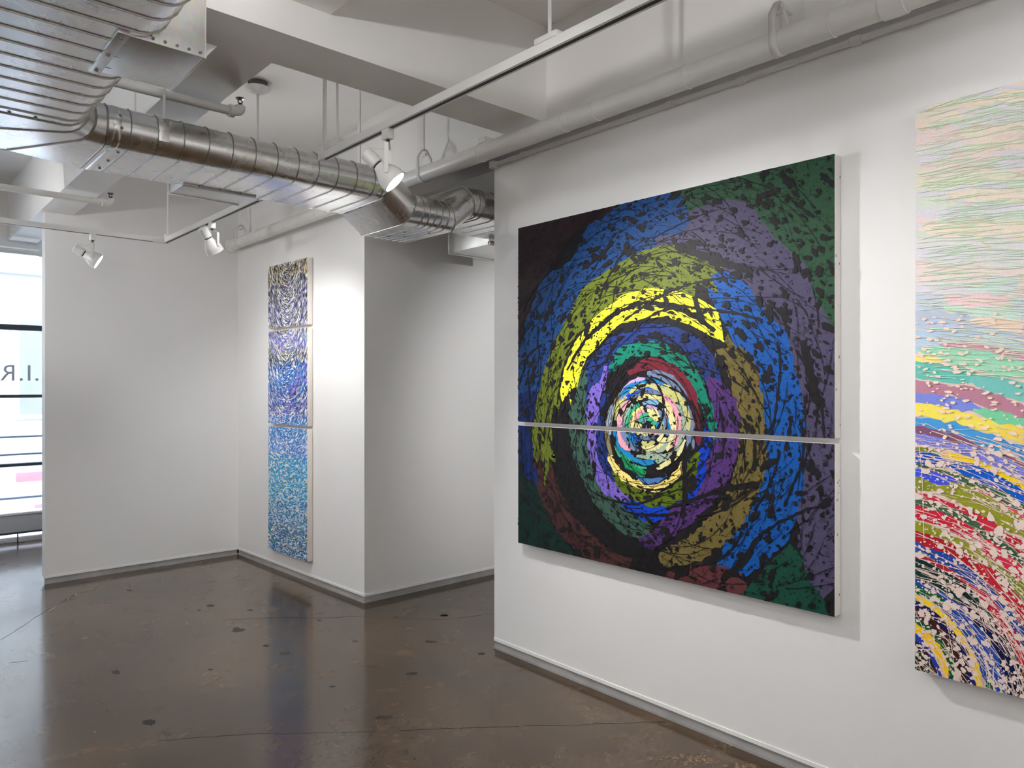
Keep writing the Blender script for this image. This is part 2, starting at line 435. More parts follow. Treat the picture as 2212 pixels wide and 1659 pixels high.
for z0, z1 in ((zwin(1106), zwin(1006.5)), (zwin(1000), zwin(859)), (zwin(852.5), zwin(714)), (zwin(702), 2.80)):
    for x0, x1 in ((-3.17, -1.78), (-1.72, -0.33), (-0.27, 2.47)):
        box('pane', x0, x1, 8.556, 8.562, z0, z1, M_GLASS, win)
# door pin on the sill
px = on_floor(32, 1165); cyl('floor_bolt', (px.x, 8.50, 0.0), (px.x, 8.50, 0.085), 0.006, M_BLACK, win)
# lettering: laid on the outside of the glass, so it reads reversed from the room
fc = bpy.data.curves.new('lettering', 'FONT'); fc.body = 'A.I.R.'; fc.size = 0.222; fc.extrude = 0.001; fc.space_character = 1.12
fo = bpy.data.objects.new('lettering', fc); C.objects.link(fo)
bpy.context.view_layer.update()
lm = bpy.data.meshes.new_from_object(fo.evaluated_get(bpy.context.evaluated_depsgraph_get()))
bpy.data.objects.remove(fo)
lm.materials.clear(); lm.materials.append(M_LETTER)
lo = bpy.data.objects.new('lettering', lm); C.objects.link(lo); lo.parent = win
# right end of the word (its letter R) sits at pixel column 8 of the photograph
dr = ray(8, 820); tt = 8.565 / dr[1]
wid = max(v.co.x for v in lm.vertices)
rx = max(v.co.x for v in lm.vertices if v.co.y > 0.08)
lo.rotation_euler = (R(90), 0, R(180)); lo.location = (dr[0]*tt + rx, 8.566, EYE + (833-822)/F*tt)
lo['label'] = 'grey letters A.I.R. seen reversed through the glass'
place(win)
lo.matrix_parent_inverse = Matrix.Translation(-Vector(win.location))

# outside
tag(box('street_ground', -14, 14, 8.62, 30, -0.30, -0.16, M_STREET), 'pale street surface outside the window', 'street', kind='structure')
tag(box('sidewalk', -14, 14, 8.60, 9.7, -0.30, -0.02, M_STREET), 'pale sidewalk just outside the window', 'sidewalk', kind='structure')
rl = empty('street_railing', (0, 9.05, 0)); tag(rl, 'blue grey metal railing outside the street window', 'railing')
for v, th in ((943, 0.02), (981, 0.02), (1075, 0.022)):
    z = 1.52 - (v-833)*0.0048
    cyl('rail', (-3.4, 9.05, z), (3.4, 9.05, z), th*0.55, M_RAIL, rl, 8)
for x in (-3.4, -1.7, 0.0, 1.75, 3.4):
    cyl('post', (x, 9.05, -0.02), (x, 9.05, 1.02), 0.014, M_RAIL, rl, 8)
place(rl)
bl = empty('street_building', (0, 16, 0)); tag(bl, 'pale building across the street seen through the window', 'building')
box('facade', -12, 12, 16.0, 16.6, -0.17, 9.0, M_FACADE, bl)
for i in range(7):
    x = -9.2 + i*3.0
    for z in (0.9, 4.6):
        f = box('window_surround', x-0.62, x+0.62, 15.92, 16.0, z, z+1.9, M_FACADE, bl, 0.01)
        box('pane', x-0.52, x+0.52, 15.9, 15.925, z+0.1, z+1.8, M_FPANE, f)
    box('pilaster', x+1.3, x+1.62, 15.86, 16.0, -0.16, 9.0, M_FACADE, bl, 0.01)
box('cornice', -12, 12, 15.75, 16.0, 3.55, 3.8, M_FACADE, bl, 0.02)
place(bl)
car = empty('parked_car', (-0.5, 11.0, -0.16)); tag(car, 'pale car with red tail lamp on the street', 'car')
prof = [(-2.6,0.12),(-2.62,0.45),(-2.5,0.62),(-1.7,0.72),(-1.0,1.18),(0.3,1.24),(1.1,1.18),(1.75,0.85),(2.0,0.80),(2.08,0.5),(2.02,0.12)]
bm = bmesh.new()
A_ = [bm.verts.new((x-0.25, 10.15, z-0.16)) for x, z in prof]; B_ = [bm.verts.new((x-0.25, 11.85, z-0.16)) for x, z in prof]
bm.faces.new(A_); bm.faces.new(B_[::-1])
for i in range(len(prof)):
    j = (i+1) % len(prof); bm.faces.new([A_[j], A_[i], B_[i], B_[j]])
from_bm('body', bm, M_CARW, car, True, 0.05, 3)
for x0, x1 in ((-1.15, 0.0), (0.08, 1.15)):
    prism('side_window', [(x0, 10.14), (x1, 10.14), (x1-0.05, 10.17), (x0+0.05, 10.17)], 0.60, 0.98, M_CARG, car)
box('tail_lamp', 1.42, 1.84, 10.13, 10.20, 0.40, 0.51, M_RED, car, 0.01)
box('reflector', 1.60, 1.80, 10.13, 10.18, 0.08, 0.12, M_RED, car, 0.01)
for x in (-1.85, 0.75):
    for y in (10.13, 11.68):
        lathe('wheel', (x, y, 0.16), (0, 1, 0), [(0, 0.16), (0.01, 0.29), (0.05, 0.32), (0.15, 0.32), (0.19, 0.29)], M_TYRE, car, 24)
place(car)

# ------------------------------------------------------------------ ventilation duct (flat oval, seams, boots)
FW, RR, ZB = 0.39, 0.085, 2.50           # flat width, side radius, underside height
ZM = ZB + RR
def oval(n=10):
    pts = []
    for k in range(n+1):
        a = -math.pi/2 + math.pi*k/n; pts.append((FW/2 + RR*math.cos(a), RR*math.sin(a)))
    for k in range(n+1):
        a = math.pi/2 + math.pi*k/n; pts.append((-FW/2 + RR*math.cos(a), RR*math.sin(a)))
    return pts
OV = oval()
def ring(p, nrm, stretch=1.0, grow=0.0):
    """world points of the section at p in the plane with normal nrm (nrm may tilt in z)"""
    n = Vector(nrm).normalized(); s = Vector((n.y, -n.x, 0)).normalized(); up = s.cross(n).normalized()
    out = []
    for w, h in OV:
        k = math.hypot(w, h)
        ww = w + (grow * (1 if w > 0 else -1) if abs(w) > FW/2 - 1e-6 else 0)*abs(math.cos(math.atan2(h, abs(w)-FW/2+1e-9)))
        hh = h * (RR + grow) / RR
        out.append(Vector(p) + s*ww + up*hh*stretch)
    return out
def loft(name, rings, mat, parent, caps=True):
    n = len(rings[0]); vs = [v for r in rings for v in r]; fs = []
    for i in range(len(rings)-1):
        for k in range(n):
            a = i*n + k; b = i*n + (k+1) % n
            fs.append((a, b, b+n, a+n))
    if caps:
        fs.append(tuple(range(n))[::-1]); fs.append(tuple(range((len(rings)-1)*n, len(rings)*n)))
    o = obj(name, vs, fs, mat, parent)
    bm = bmesh.new(); bm.from_mesh(o.data); bmesh.ops.recalc_face_normals(bm, faces=list(bm.faces)); bm.to_mesh(o.data); bm.free()
    o.data.polygons.foreach_set('use_smooth', [True]*len(o.data.polygons)); o.data.set_sharp_from_angle(angle=R(30))
    return o
duct = empty('ventilation_duct', (0.4, 3.5, ZB)); tag(duct, 'galvanised flat oval ventilation duct with seams hanging under the ceiling', 'duct')
def seam(p, nrm, stretch=1.0, w=0.005, g=0.004, name='seam', mat=None):
    n = Vector(nrm).normalized(); p = Vector(p)
    rs = [ring(p - n*w/2, n, stretch, 0.0), ring(p - n*w*0.3, n, stretch, g), ring(p + n*w*0.3, n, stretch, g), ring(p + n*w/2, n, stretch, 0.0)]
    return loft(name, rs, mat or M_SEAM, duct, False)
XA, YB = 0.395, 3.545
RC = 0.37; CX, CY = XA + RC, YB - RC      # elbow centre
loft('duct_run', [ring((XA, -2.6, ZM), (0,1,0)), ring((XA, CY, ZM), (0,1,0))], M_DUCT, duct)
el = []
for k in range(4):
    a = R(30*k)
    el.append(((CX - RC*math.cos(a), CY + RC*math.sin(a), ZM), (math.sin(a), math.cos(a), 0)))
for k in range(3):
    loft('elbow_gore', [ring(*el[k]), ring(*el[k+1])], M_DUCT, duct)
for k in range(4):
    seam(*el[k], w=0.008, g=0.004)
DIP = 0.107
path = [(CX, ZM), (2.11, ZM), (2.245, ZM-DIP), (2.51, ZM-DIP), (2.65, ZM), (5.2, ZM)]
nodes = []
for i, (x, z) in enumerate(path):
    d0 = Vector((path[i][0]-path[i-1][0], 0, path[i][1]-path[i-1][1])).normalized() if i else Vector((1,0,0))
    d1 = Vector((path[i+1][0]-x, 0, path[i+1][1]-z)).normalized() if i < len(path)-1 else d0
    n = (d0 + d1).normalized()
    nodes.append(((x, YB, z), n, 1.0/max(0.2, n.dot(d0)) ))
names = ['duct_run', 'dip_elbow', 'dip_run', 'dip_elbow', 'duct_run']
for i in range(5):
    h = [1.0, 1.0]
    loft(names[i], [ring(nodes[i][0], nodes[i][1], nodes[i][2]), ring(nodes[i+1][0], nodes[i+1][1], nodes[i+1][2])], M_DUCT, duct)
    if 0 < i: seam(nodes[i][0], nodes[i][1], nodes[i][2], w=0.006, g=0.003)
for k in range(12): seam((0.851 + 0.1045*k, YB, ZM), (1,0,0))
for x in (2.085,): seam((x, YB, ZM), (1,0,0), w=0.006)
for x in (2.305, 2.345, 2.385, 2.43, 2.475): seam((x, YB, ZM-DIP), (1,0,0))
for x in (2.70, 2.735, 2.83, 2.93, 3.03): seam((x, YB, ZM), (1,0,0))
for k in range(44): seam((XA, 3.113 - 0.1015*k, ZM), (0,1,0))
# collar band left of the elbow and bands beside hangers
seam((0.80, YB, ZM), (1,0,0), w=0.03, g=0.0025, name='collar', mat=M_DUCT)
seam((2.065, YB, ZM), (1,0,0), w=0.028, g=0.0025, name='collar', mat=M_DUCT)
def screw(p, nrm):
    lathe('screw', p, nrm, [(-0.002, 0.006), (0.003, 0.006), (0.005, 0.0035)], M_SCREW, duct, 8)
YN = YB - FW/2 - RR
for x, dz in ((0.81, 0.03), (0.815, -0.02)):
    screw((x, YB - FW/2 - math.sqrt(RR**2 - dz**2), ZM + dz), (0, -1, 0.2))
for x, y in ((0.83, YB-0.16), (0.83, YB), (0.83, YB+0.15), (2.075, YB-0.13), (2.075, YB), (2.075, YB+0.14), (2.70, YB-0.1), (2.70, YB+0.1)):
    screw((x, y, ZB), (0, 0, -1))
for x, y in ((2.33, YB-0.05), (2.33, YB+0.12), (2.40, YB+0.06), (2.45, YB-0.12)):
    screw((x, y, ZB-DIP), (0, 0, -1))
for x in (0.24, 0.33, 0.42, 0.50):
    screw((x, CY - 0.02, ZB), (0, 0, -1))
# boots (side outlets)
def boot(x0, x1, y0, y1, z0, z1, open_dir, label):
    b = box('air_boot', x0, x1, y0, y1, z0, z1, M_BOX, duct, 0.002)
    b['label'] = label
    t = 0.004
    if open_dir == 'x':
        f = box('flange', x0-0.03, x0+0.002, y0-0.012, y1+0.012, z0-t, z1+t, M_BOX, b, 0.001)
        box('outlet_frame', x1-0.003, x1+0.002, y0-0.001, y1+0.001, z0-0.001, z1+0.001, M_BOX, b, 0.0005)
        for k in range(6): 
            lathe('screw', (x0+0.03+k*0.033, y0, z0+0.012), (0,-1,0), [(-0.002,0.0045),(0.003,0.0045)], M_SCREW, b, 8)
        for k in range(3):
            lathe('screw', (x0-0.015, y0+0.02+k*(y1-y0-0.04)/2, z0-t), (0,0,-1), [(-0.002,0.0055),(0.004,0.0055)], M_SCREW, b, 8)
    else:
        box('flange', x0-0.006, x1+0.006, y0-0.02, y0+0.006, z0-t, z0+0.02, M_SEAM, b, 0.001)
        box('outlet_frame', x0-0.006, x1+0.006, y1-0.004, y1+0.006, z0-0.006, z1+0.006, M_BOX, b, 0.001)
    return b
boot(0.575, 0.785, 2.235, 2.553, ZB-0.003, ZB+2*RR+0.01, 'x', 'square sheet metal outlet on the side of the duct')
boot(0.00, 0.215, 2.0, 2.33, ZB-0.003, ZB+2*RR+0.01, 'x', 'sheet metal outlet on the far side of the near duct run')
boot(1.20, 1.55, YB+FW/2-0.02, 3.93, ZB-0.003, ZB+2*RR, 'y', 'flat sheet metal outlet under the middle of the duct')
boot(3.15, 3.7, YB+FW/2-0.02, 4.16, ZB-0.04, ZB+2*RR, 'y', 'sheet metal outlet of the duct in the passage')
# strap hangers
def hanger(x, y, z0, name='hanger_rod', r=0.005):
    cyl(name, (x, y, z0), (x, y, ZC), r, M_PIPE, duct, 8)
hanger(0.975, 3.262, 2.64, r=0.006)
box('hanger_strap', 0.955, 0.997, YN-0.003, YN+0.004, 2.545, 2.645, M_DUCT, duct, 0.001)
hanger(1.04, 3.93, 2.57); hanger(2.30, 3.93, 2.5)
box('hanger_strap', 1.01, 1.07, 3.80, 3.945, 2.57, 2.58, M_DUCT, duct, 0.001)
box('hanger_strap', 2.27, 2.33, 3.80, 3.945, 2.49, 2.50, M_DUCT, duct, 0.001)
place(duct)

# ------------------------------------------------------------------ pipes
PX, PZ, PR = 2.505, 2.765, 0.046
pipe = empty('ceiling_pipe', (PX, -3.0, PZ)); tag(pipe, 'long white painted pipe along the top of the partition', 'pipe')
cyl('pipe_run', (PX, -3.0, PZ), (PX, 6.50, PZ), PR, M_PIPE, pipe, 28)
def coupling(y, w, g, name='coupling'):
    lathe(name, (PX, y - w/2, PZ), (0,1,0), [(0, PR-0.001), (0.002, PR+g), (w-0.002, PR+g), (w, PR-0.001)], M_PIPE, pipe, 28)
for y in (3.02, 2.40, 2.20, 1.72, 1.13, 4.85, 4.55): coupling(y, 0.010, 0.0025)
coupling(0.93, 0.075, 0.006, 'pipe_sleeve'); coupling(6.47, 0.05, 0.012, 'end_collar'); coupling(5.9, 0.02, 0.003)
def clevis(y, top, plate_x=None):
    s = 0.014
    bm = bmesh.new()
    n = 22; ang = [R(-20) + R(220)*-k/n for k in range(n+1)]
    prev = None
    prof2 = [(math.cos(a)*(PR+0.0025), math.sin(a)*(PR+0.0025)) for a in [R(180)+R(180)*k/n for k in range(n+1)]]
    prof2 = [(-0.012, PR+0.10), (-PR-0.0025, PR+0.05)] + prof2 + [(PR+0.0025, PR+0.05), (0.012, PR+0.10), (-0.012, PR+0.10)]
    out = []
    for x, z in prof2:
        out.append([bm.verts.new((PX+x, y-s, PZ+z)), bm.verts.new((PX+x, y+s, PZ+z))])
    for a, b in zip(out, out[1:]): bm.faces.new([a[0], a[1], b[1], b[0]])
    o = from_bm('clevis_hanger', bm, M_PIPE, pipe, True)
    md = o.modifiers.new('t', 'SOLIDIFY'); md.thickness = 0.004
    lathe('bolt', (PX, y-0.02, PZ+PR+0.065), (0,1,0), [(0,0.008),(0.04,0.008)], M_PIPE, pipe, 8)
    if plate_x: box('mount_plate', plate_x-0.012, plate_x, y-0.05, y+0.05, PZ+PR+0.04, PZ+PR+0.20, M_PIPE, pipe, 0.002); box('mount_arm', PX-0.01, plate_x-0.01, y-0.012, y+0.012, PZ+PR+0.085, PZ+PR+0.105, M_PIPE, pipe, 0.001)
    else: cyl('hanger_rod', (PX, y, PZ+PR+0.09), (PX, y, top), 0.006, M_PIPE, pipe, 8)
clevis(1.33, 0, 2.607); clevis(3.55, ZC); clevis(6.28, ZC); clevis(-1.2, 0, 2.607)
box('pipe_block', PX-0.02, PX+0.05, 2.97, 3.03, PZ+PR, PZ+PR+0.03, M_PIPE, pipe, 0.003)
place(pipe)

cond = empty('wall_conduit', (2.748, 0, 2.79)); tag(cond, 'thin white conduit along the top edge of the partition', 'conduit')
cyl('conduit_run', (2.746, -3.0, 2.79), (2.746, 3.19, 2.79), 0.013, M_PIPE, cond, 14)
box('end_fitting', 2.728, 2.766, 3.185, 3.225, 2.772, 2.812, M_PIPE, cond, 0.004)
for y in (2.95, 1.98, 1.62, 1.155, 0.3):
    lathe('conduit_clip', (2.746, y-0.02, 2.79), (0,1,0), [(0,0.0125),(0.003,0.0175),(0.037,0.0175),(0.04,0.0125)], M_PIPE, cond, 14)
place(cond)

def sprinkler(y, x0, z, label, xe=1.335, head=True):
    r = 0.021
    t = empty('sprinkler_pipe', (xe, y, z)); tag(t, label, 'pipe', 'sprinkler pipes under the ceiling')
    cyl('pipe_run', (x0, y, z), (xe-0.03, y, z), r, M_PIPE, t, 18)
    lathe('elbow_socket', (xe-0.05, y, z), (1,0,0), [(0,r),(0.003,r+0.008),(0.026,r+0.008),(0.03,r+0.003)], M_PIPE, t, 18)
    pts = [(xe-0.03, y, z)] + [(xe-0.03 + 0.035*math.sin(R(a)), y, z + 0.024*(1-math.cos(R(a)))) for a in range(10, 91, 16)] + [(xe+0.005, y, z+0.032)]
    tube_path('elbow', pts, r+0.003, M_PIPE, t, 16)
    hx = xe+0.005
    hd = lathe('sprinkler_head', (hx, y, z+0.032), (0,0,1), [(0,0.012),(0.008,0.012),(0.010,0.006),(0.014,0.006)], M_BLACK, t, 12)
    for s in (-1, 1):
        tube_path('head_arm', [(hx+s*0.004, y, z+0.044), (hx+s*0.010, y, z+0.050), (hx+s*0.009, y, z+0.058), (hx, y, z+0.066)], 0.0028, M_BLACK, hd, 6)
    lathe('deflector', (hx, y, z+0.064), (0,0,1), [(0,0.006),(0.002,0.020),(0.005,0.020),(0.006,0.006)], M_BLACK, hd, 14)
    place(t); return t
sprinkler(3.37, -3.28, 2.785, 'white sprinkler pipe ending in an upturned head just above the duct')
sprinkler(5.66, -3.28, 2.79, 'white sprinkler pipe with upturned head near the alcove wall')
sprinkler(7.95, -3.28, 2.74, 'white sprinkler pipe close to the street window')

# canopy with stem, plus an added light source hidden behind the duct
ca = empty('ceiling_canopy', (1.80, 4.26, ZC)); tag(ca, 'round white ceiling canopy with dark top, thin stem and an added hidden lamp', 'ceiling canopy')
lathe('canopy_rim', (1.80, 4.26, ZC), (0,0,-1), [(0,0.056),(0.035,0.056)], plain('dark canopy band', (0.10,0.10,0.10), 0.6, bump=0.5, bscale=200, var=0.3, vscale=60), ca, 28)
lathe('canopy_cup', (1.80, 4.26, ZC-0.035), (0,0,-1), [(0,0.074),(0.006,0.074),(0.02,0.055),(0.036,0.024),(0.038,0.012)], M_TRACK, ca, 28)
cyl('stem', (1.80, 4.26, ZC-0.07), (1.80, 4.26, 2.79), 0.0075, M_TRACK, ca, 10)
lathe('added_lamp_holder', (1.80, 4.26, 2.80), (0,0,-1), [(0,0.01),(0.005,0.02),(0.04,0.02),(0.045,0.016)], M_TRACK, ca, 16)
lathe('added_bulb', (1.80, 4.26, 2.755), (0,0,-1), [(0,0.014),(0.02,0.024),(0.045,0.034),(0.07,0.03),(0.088,0.012),(0.09,0.002)], emit('opal bulb', (1.0,0.98,0.95), 6.0), ca, 18)  # glowing source added to brighten the ceiling bays, unseen behind the duct
place(ca)
pd = bpy.data.lights.new('added_bulb_light', 'POINT'); pd.energy = 5.5; pd.shadow_soft_size = 0.04; pd.color = (1.0, 0.985, 0.97)  # added fill light for the ceiling bays
po = bpy.data.objects.new('added_bulb_light', pd); C.objects.link(po); po.location = (1.80, 4.26, 2.62); po.parent = ca
po.matrix_parent_inverse = Matrix.Translation(-Vector(ca.location))

# ------------------------------------------------------------------ track lighting
TX, TZ = 1.62, 2.562                      # first track: x, underside
def track_bar(parent, p0, p1, name='track_rail'):
    p0 = Vector(p0); p1 = Vector(p1); d = (p1-p0).normalized(); s = Vector((-d.y, d.x, 0))
    def bar(nm, hw, z0, z1, mat, inset=0):
        bm = bmesh.new(); vs = []
        for z in (z0, z1):
            for q in (p0 + d*inset + s*hw, p1 - d*inset + s*hw, p1 - d*inset - s*hw, p0 + d*inset - s*hw):
                vs.append(bm.verts.new((q.x, q.y, p0.z + z)))
        for f in ((0,3,2,1),(4,5,6,7),(0,1,5,4),(1,2,6,5),(2,3,7,6),(3,0,4,7)): bm.faces.new([vs[i] for i in f])
        return from_bm(nm, bm, mat, parent)
    bar(name, 0.018, 0.0, 0.032, M_TRACK); bar('track_slot', 0.007, -0.0012, 0.0, M_SLOT, 0.02)
t1 = empty('lighting_track', (TX, 3.1, TZ)); tag(t1, 'straight white lighting track hanging in front of the duct', 'track')
track_bar(t1, (TX, 3.10, TZ), (TX, -2.6, TZ))
box('end_cap', TX-0.02, TX+0.02, 3.09, 3.115, TZ-0.003, TZ+0.035, M_TRACK, t1, 0.002)
box('hanger_bar', TX-0.007, TX+0.007, 3.078, 3.090, TZ+0.03, ZC, M_TRACK, t1)
cyl('hanger_rod', (TX+0.01, 2.985, TZ+0.06), (TX+0.01, 2.985, ZC), 0.006, M_TRACK, t1, 8)
box('feed_box', TX-0.02, TX+0.025, 2.94, 3.03, TZ+0.032, TZ+0.062, M_TRACK, t1, 0.005)
for y in (1.62, -0.4):
    cyl('hanger_rod', (TX, y, TZ+0.05), (TX, y, ZC), 0.006, M_TRACK, t1, 8)
    box('hanger_clip', TX-0.022, TX+0.022, y-0.05, y+0.05, TZ+0.03, TZ+0.05, M_TRACK, t1, 0.004)
place(t1)
T2X, T2Y = 1.69, 5.62
t2 = empty('corner_lighting_track', (T2X, T2Y, TZ)); tag(t2, 'white lighting track with a corner in front of the alcove', 'track')
track_bar(t2, (T2X, T2Y, TZ-0.01), (T2X, 3.97, TZ-0.01)); track_bar(t2, (T2X-0.05, T2Y, TZ-0.01), (-3.0, T2Y, TZ-0.01))
box('corner_joiner', T2X-0.09, T2X+0.02, T2Y-0.02, T2Y+0.02, TZ-0.014, TZ+0.025, M_TRACK, t2, 0.004)
box('hanger_clip', T2X-0.02, T2X+0.02, T2Y-0.07, T2Y-0.02, TZ+0.02, TZ+0.045, M_TRACK, t2, 0.004)
cyl('hanger_rod', (T2X, T2Y-0.045, TZ+0.04), (T2X, T2Y-0.045, ZC), 0.005, M_TRACK, t2, 8)
cyl('hanger_rod', (-0.5, T2Y-0.012, TZ+0.02), (-0.5, T2Y-0.012, ZC), 0.005, M_TRACK, t2, 8)
place(t2)
t5 = empty('added_middle_track', (0.85, 1.6, TZ)); tag(t5, 'unseen lighting track added overhead between duct and partition', 'track')  # rail added out of view for the two painting lamps
track_bar(t5, (0.85, 1.60, TZ), (0.85, -2.6, TZ))
for y in (1.5, -0.6, -2.3): cyl('hanger_rod', (0.85, y, TZ+0.03), (0.85, y, ZC), 0.006, M_TRACK, t5, 8)
place(t5)
t3 = empty('added_passage_track', (4.3, 2.6, 2.6)); tag(t3, 'unseen lighting track added in the passage behind the partition', 'track')  # rail added out of view for the passage lamps
track_bar(t3, (4.3, 2.4, 2.6), (4.3, -2.0, 2.6))
for y in (2.2, -1.6): cyl('hanger_rod', (4.3, y, 2.63), (4.3, y, ZC), 0.006, M_TRACK, t3, 8)
place(t3)
t4 = empty('added_rear_track', (-1.2, 0, 2.6)); tag(t4, 'unseen lighting track added on the window side to carry fill lamps', 'track')  # rail added out of view for the ambient fill lamps
track_bar(t4, (-1.4, 5.0, 2.6), (-1.4, -2.6, 2.6))
for y in (4.5, 1.0, -2.2): cyl('hanger_rod', (-1.4, y, 2.63), (-1.4, y, ZC), 0.006, M_TRACK, t4, 8)
place(t4)

def track_head(x, y, zt, drop, aim, label, group, watts=1.0, axis_y=True, size=62, vis=True):
    """PAR lamp head: adapter on the track, stem yoke, socket, bell housing, rim, lamp face, cord"""
    a = Vector(aim).normalized(); c = Vector((x, y, zt - drop))            # pivot, inside the bell
    t = empty('track_lamp', (x, y, zt)); tag(t, label, 'lamp', group)
    box('adapter', x-0.016, x+0.016, y-0.024, y+0.024, zt-0.042, zt+0.001, M_TRACK, t, 0.003)
    cyl('swivel', (x, y, zt-0.052), (x, y, zt-0.04), 0.008, M_BLACK, t, 10)
    h = Vector((a.x, a.y, 0)).normalized(); s = Vector((-h.y, h.x, 0))
    # yoke: two flat arms from swivel down to pivots
    for sg in (-1, 1):
        q0 = Vector((x, y, zt-0.052)) + s*sg*0.004; q1 = Vector((x, y, zt-0.068)) + s*sg*0.05; q2 = c + s*sg*0.052
        bm = bmesh.new(); w = h*0.008; th = s*sg*0.003; vs = []
        rows = []
        for q in (q0, q1, q2):
            rows.append([bm.verts.new(q - w), bm.verts.new(q + w), bm.verts.new(q + w + th), bm.verts.new(q - w + th)])
        for r0, r1 in zip(rows, rows[1:]):
            for k in range(4): bm.faces.new([r0[k], r0[(k+1) % 4], r1[(k+1) % 4], r1[k]])
        bm.faces.new(rows[0][::-1]); bm.faces.new(rows[-1])
        from_bm('yoke_arm', bm, M_TRACK, t)
        lathe('pivot_screw', c + s*sg*0.050, s*sg, [(0, 0.007), (0.008, 0.007)], M_TRACK, t, 10)
    lathe('lamp_socket', c - a*0.125, a, [(0, 0.026), (0.004, 0.029), (0.062, 0.029), (0.066, 0.026)], M_TRACK, t, 22)
    lathe('socket_gap', c - a*0.060, a, [(0, 0.020), (0.008, 0.020)], M_BLACK, t, 18)
    bm = bmesh.new(); bm_lathe(bm, c - a*0.052, a, [(0, 0.024), (0.012, 0.028), (0.05, 0.049), (0.068, 0.054), (0.088, 0.054)], 26)
    from_bm('bell_housing', bm, M_TRACK, t, True)
    bm = bmesh.new(); bm_lathe(bm, c + a*0.032, a, [(0, 0.0545), (0.006, 0.056), (0.010, 0.056), (0.010, 0.050), (0.004, 0.049)], 28, False)
    from_bm('rim', bm, M_TRACK, t, True)
    lathe('lamp_face', c + a*0.0365, a, [(0, 0.048), (0.002, 0.047), (0.004, 0.03), (0.005, 0.004)], M_LENS, t, 26)
    q0 = Vector((x, y, zt-0.045)) + s*0.006; q3 = c - a*0.12 + Vector((0,0,0.02))
    pts = []
    c1 = q0 + Vector((0,0,-0.07)) - h*0.02; c2 = q3 + Vector((0,0,0.03)) + h*0.01
    for k in range(13):
        f = k/12; pts.append(q0*(1-f)**3 + c1*3*f*(1-f)**2 + c2*3*f*f*(1-f) + q3*f**3)
    tube_path('lamp_cord', pts, 0.0028, M_TRACK, t, 7)
    place(t)
    ld = bpy.data.lights.new('lamp_light', 'SPOT'); ld.energy = SPOT_W * watts * 4; ld.spot_size = R(size); ld.spot_blend = 0.75
    ld.shadow_soft_size = 0.04; ld.color = (1.0, 0.985, 0.97)
    lo_ = bpy.data.objects.new('lamp_light', ld); C.objects.link(lo_); lo_.parent = t
    lo_.matrix_parent_inverse = Matrix.Translation(-Vector(t.location))
    lo_.location = c + a*0.055; lo_.rotation_euler = a.to_track_quat('-Z', 'Y').to_euler()
    return t
G = 'white track lamps'
track_head(TX, 2.55, TZ, 0.185, (1.05, -0.85, -1.35), 'lit white track lamp beside the duct with its glowing face turned outwards', G, 2.0, size=108)
track_head(0.85, 1.15, TZ, 0.185, (1.85, 1.05, -0.95), 'unseen track lamp added overhead to light the dark painting', G, 0.45, size=95)  # added out of view to brighten the dark painting
track_head(0.85, 0.80, TZ, 0.185, (1.85, -0.55, -0.55), 'unseen track lamp added overhead to light the rainbow painting', G, 0.8, size=80)  # added out of view to brighten the rainbow painting
track_head(TX, -1.9, TZ, 0.185, (1.13, 0.4, -0.9), 'unseen fill lamp added at the rear of the partition', G, 1.4, size=120)  # added out of view as fill
track_head(1.22, T2Y, TZ-0.01, 0.165, (1.38, -0.42, -0.85), 'lit white track lamp hanging before the alcove end wall', G, 0.4, size=110)
track_head(T2X, 4.70, TZ-0.01, 0.150, (0.68, 0.28, -1.0), 'white track lamp pointing down beside the white pipe', G, 1.1, size=125)
track_head(4.3, 1.5, 2.6, 0.16, (0.1, 1.5, -0.55), 'unseen track lamp added behind the partition to light the passage', G, 4.0, size=64)  # added out of view to brighten the passage wall
track_head(-1.6, T2Y, TZ-0.01, 0.160, (-0.3, -0.3, 1.0), 'unseen fill lamp added on the corner track towards the side wall', G, 7.0, size=125)  # added out of view, bounces fill light off the ceiling
track_head(-0.5, T2Y, TZ-0.01, 0.160, (1.9, 0.75, 0.05), 'unseen fill lamp added on the corner track facing the alcove', G, 1.0, size=70)  # added out of view to brighten the alcove wall
track_head(4.3, 0.3, 2.6, 0.16, (0.9, -0.4, -0.5), 'unseen fill lamp added at the end of the passage', G, 4.0, size=110)  # added out of view as fill behind the partition
for i, (y, ax, ay, az) in enumerate(((4.2, -0.5, 0.2, 1.0), (2.6, -0.6, 0.0, 1.0), (1.0, 0.9, 0.3, 1.0), (-0.6, 0.9, -1.4, 0.25), (-1.2, 0.1, -1.4, 0.3))):
    track_head(-1.4, y, 2.6, 0.16, (ax, ay, az), 'unseen fill lamp added on the rear track, ' + ('nearest the window', 'second from the window', 'middle of the five', 'second from the rear wall', 'nearest the rear wall')[i], G, AMB*(0.8, 0.7, 0.6, 0.9, 0.9)[i], size=120)  # heads added out of view for ambient light by bounce

# ------------------------------------------------------------------ paintings
def clip_poly(poly, rect):
    x0, x1, y0, y1 = rect
    def cut(ps, ax, val, keep_less):
        out = []
        for i in range(len(ps)):
            a, b = ps[i-1], ps[i]
            ia = a[ax] <= val if keep_less else a[ax] >= val
            ib = b[ax] <= val if keep_less else b[ax] >= val
            if ia != ib:
                f = (val - a[ax]) / (b[ax] - a[ax])
                q = [a[0] + (b[0]-a[0])*f, a[1] + (b[1]-a[1])*f]
                q[ax] = val; out.append(tuple(q))
            if ib: out.append(b)
        return out
    for ax, val, less in ((0, x0, False), (0, x1, True), (1, y0, False), (1, y1, True)):
        if not poly: return poly
        poly = cut(poly, ax, val, less)
    return poly

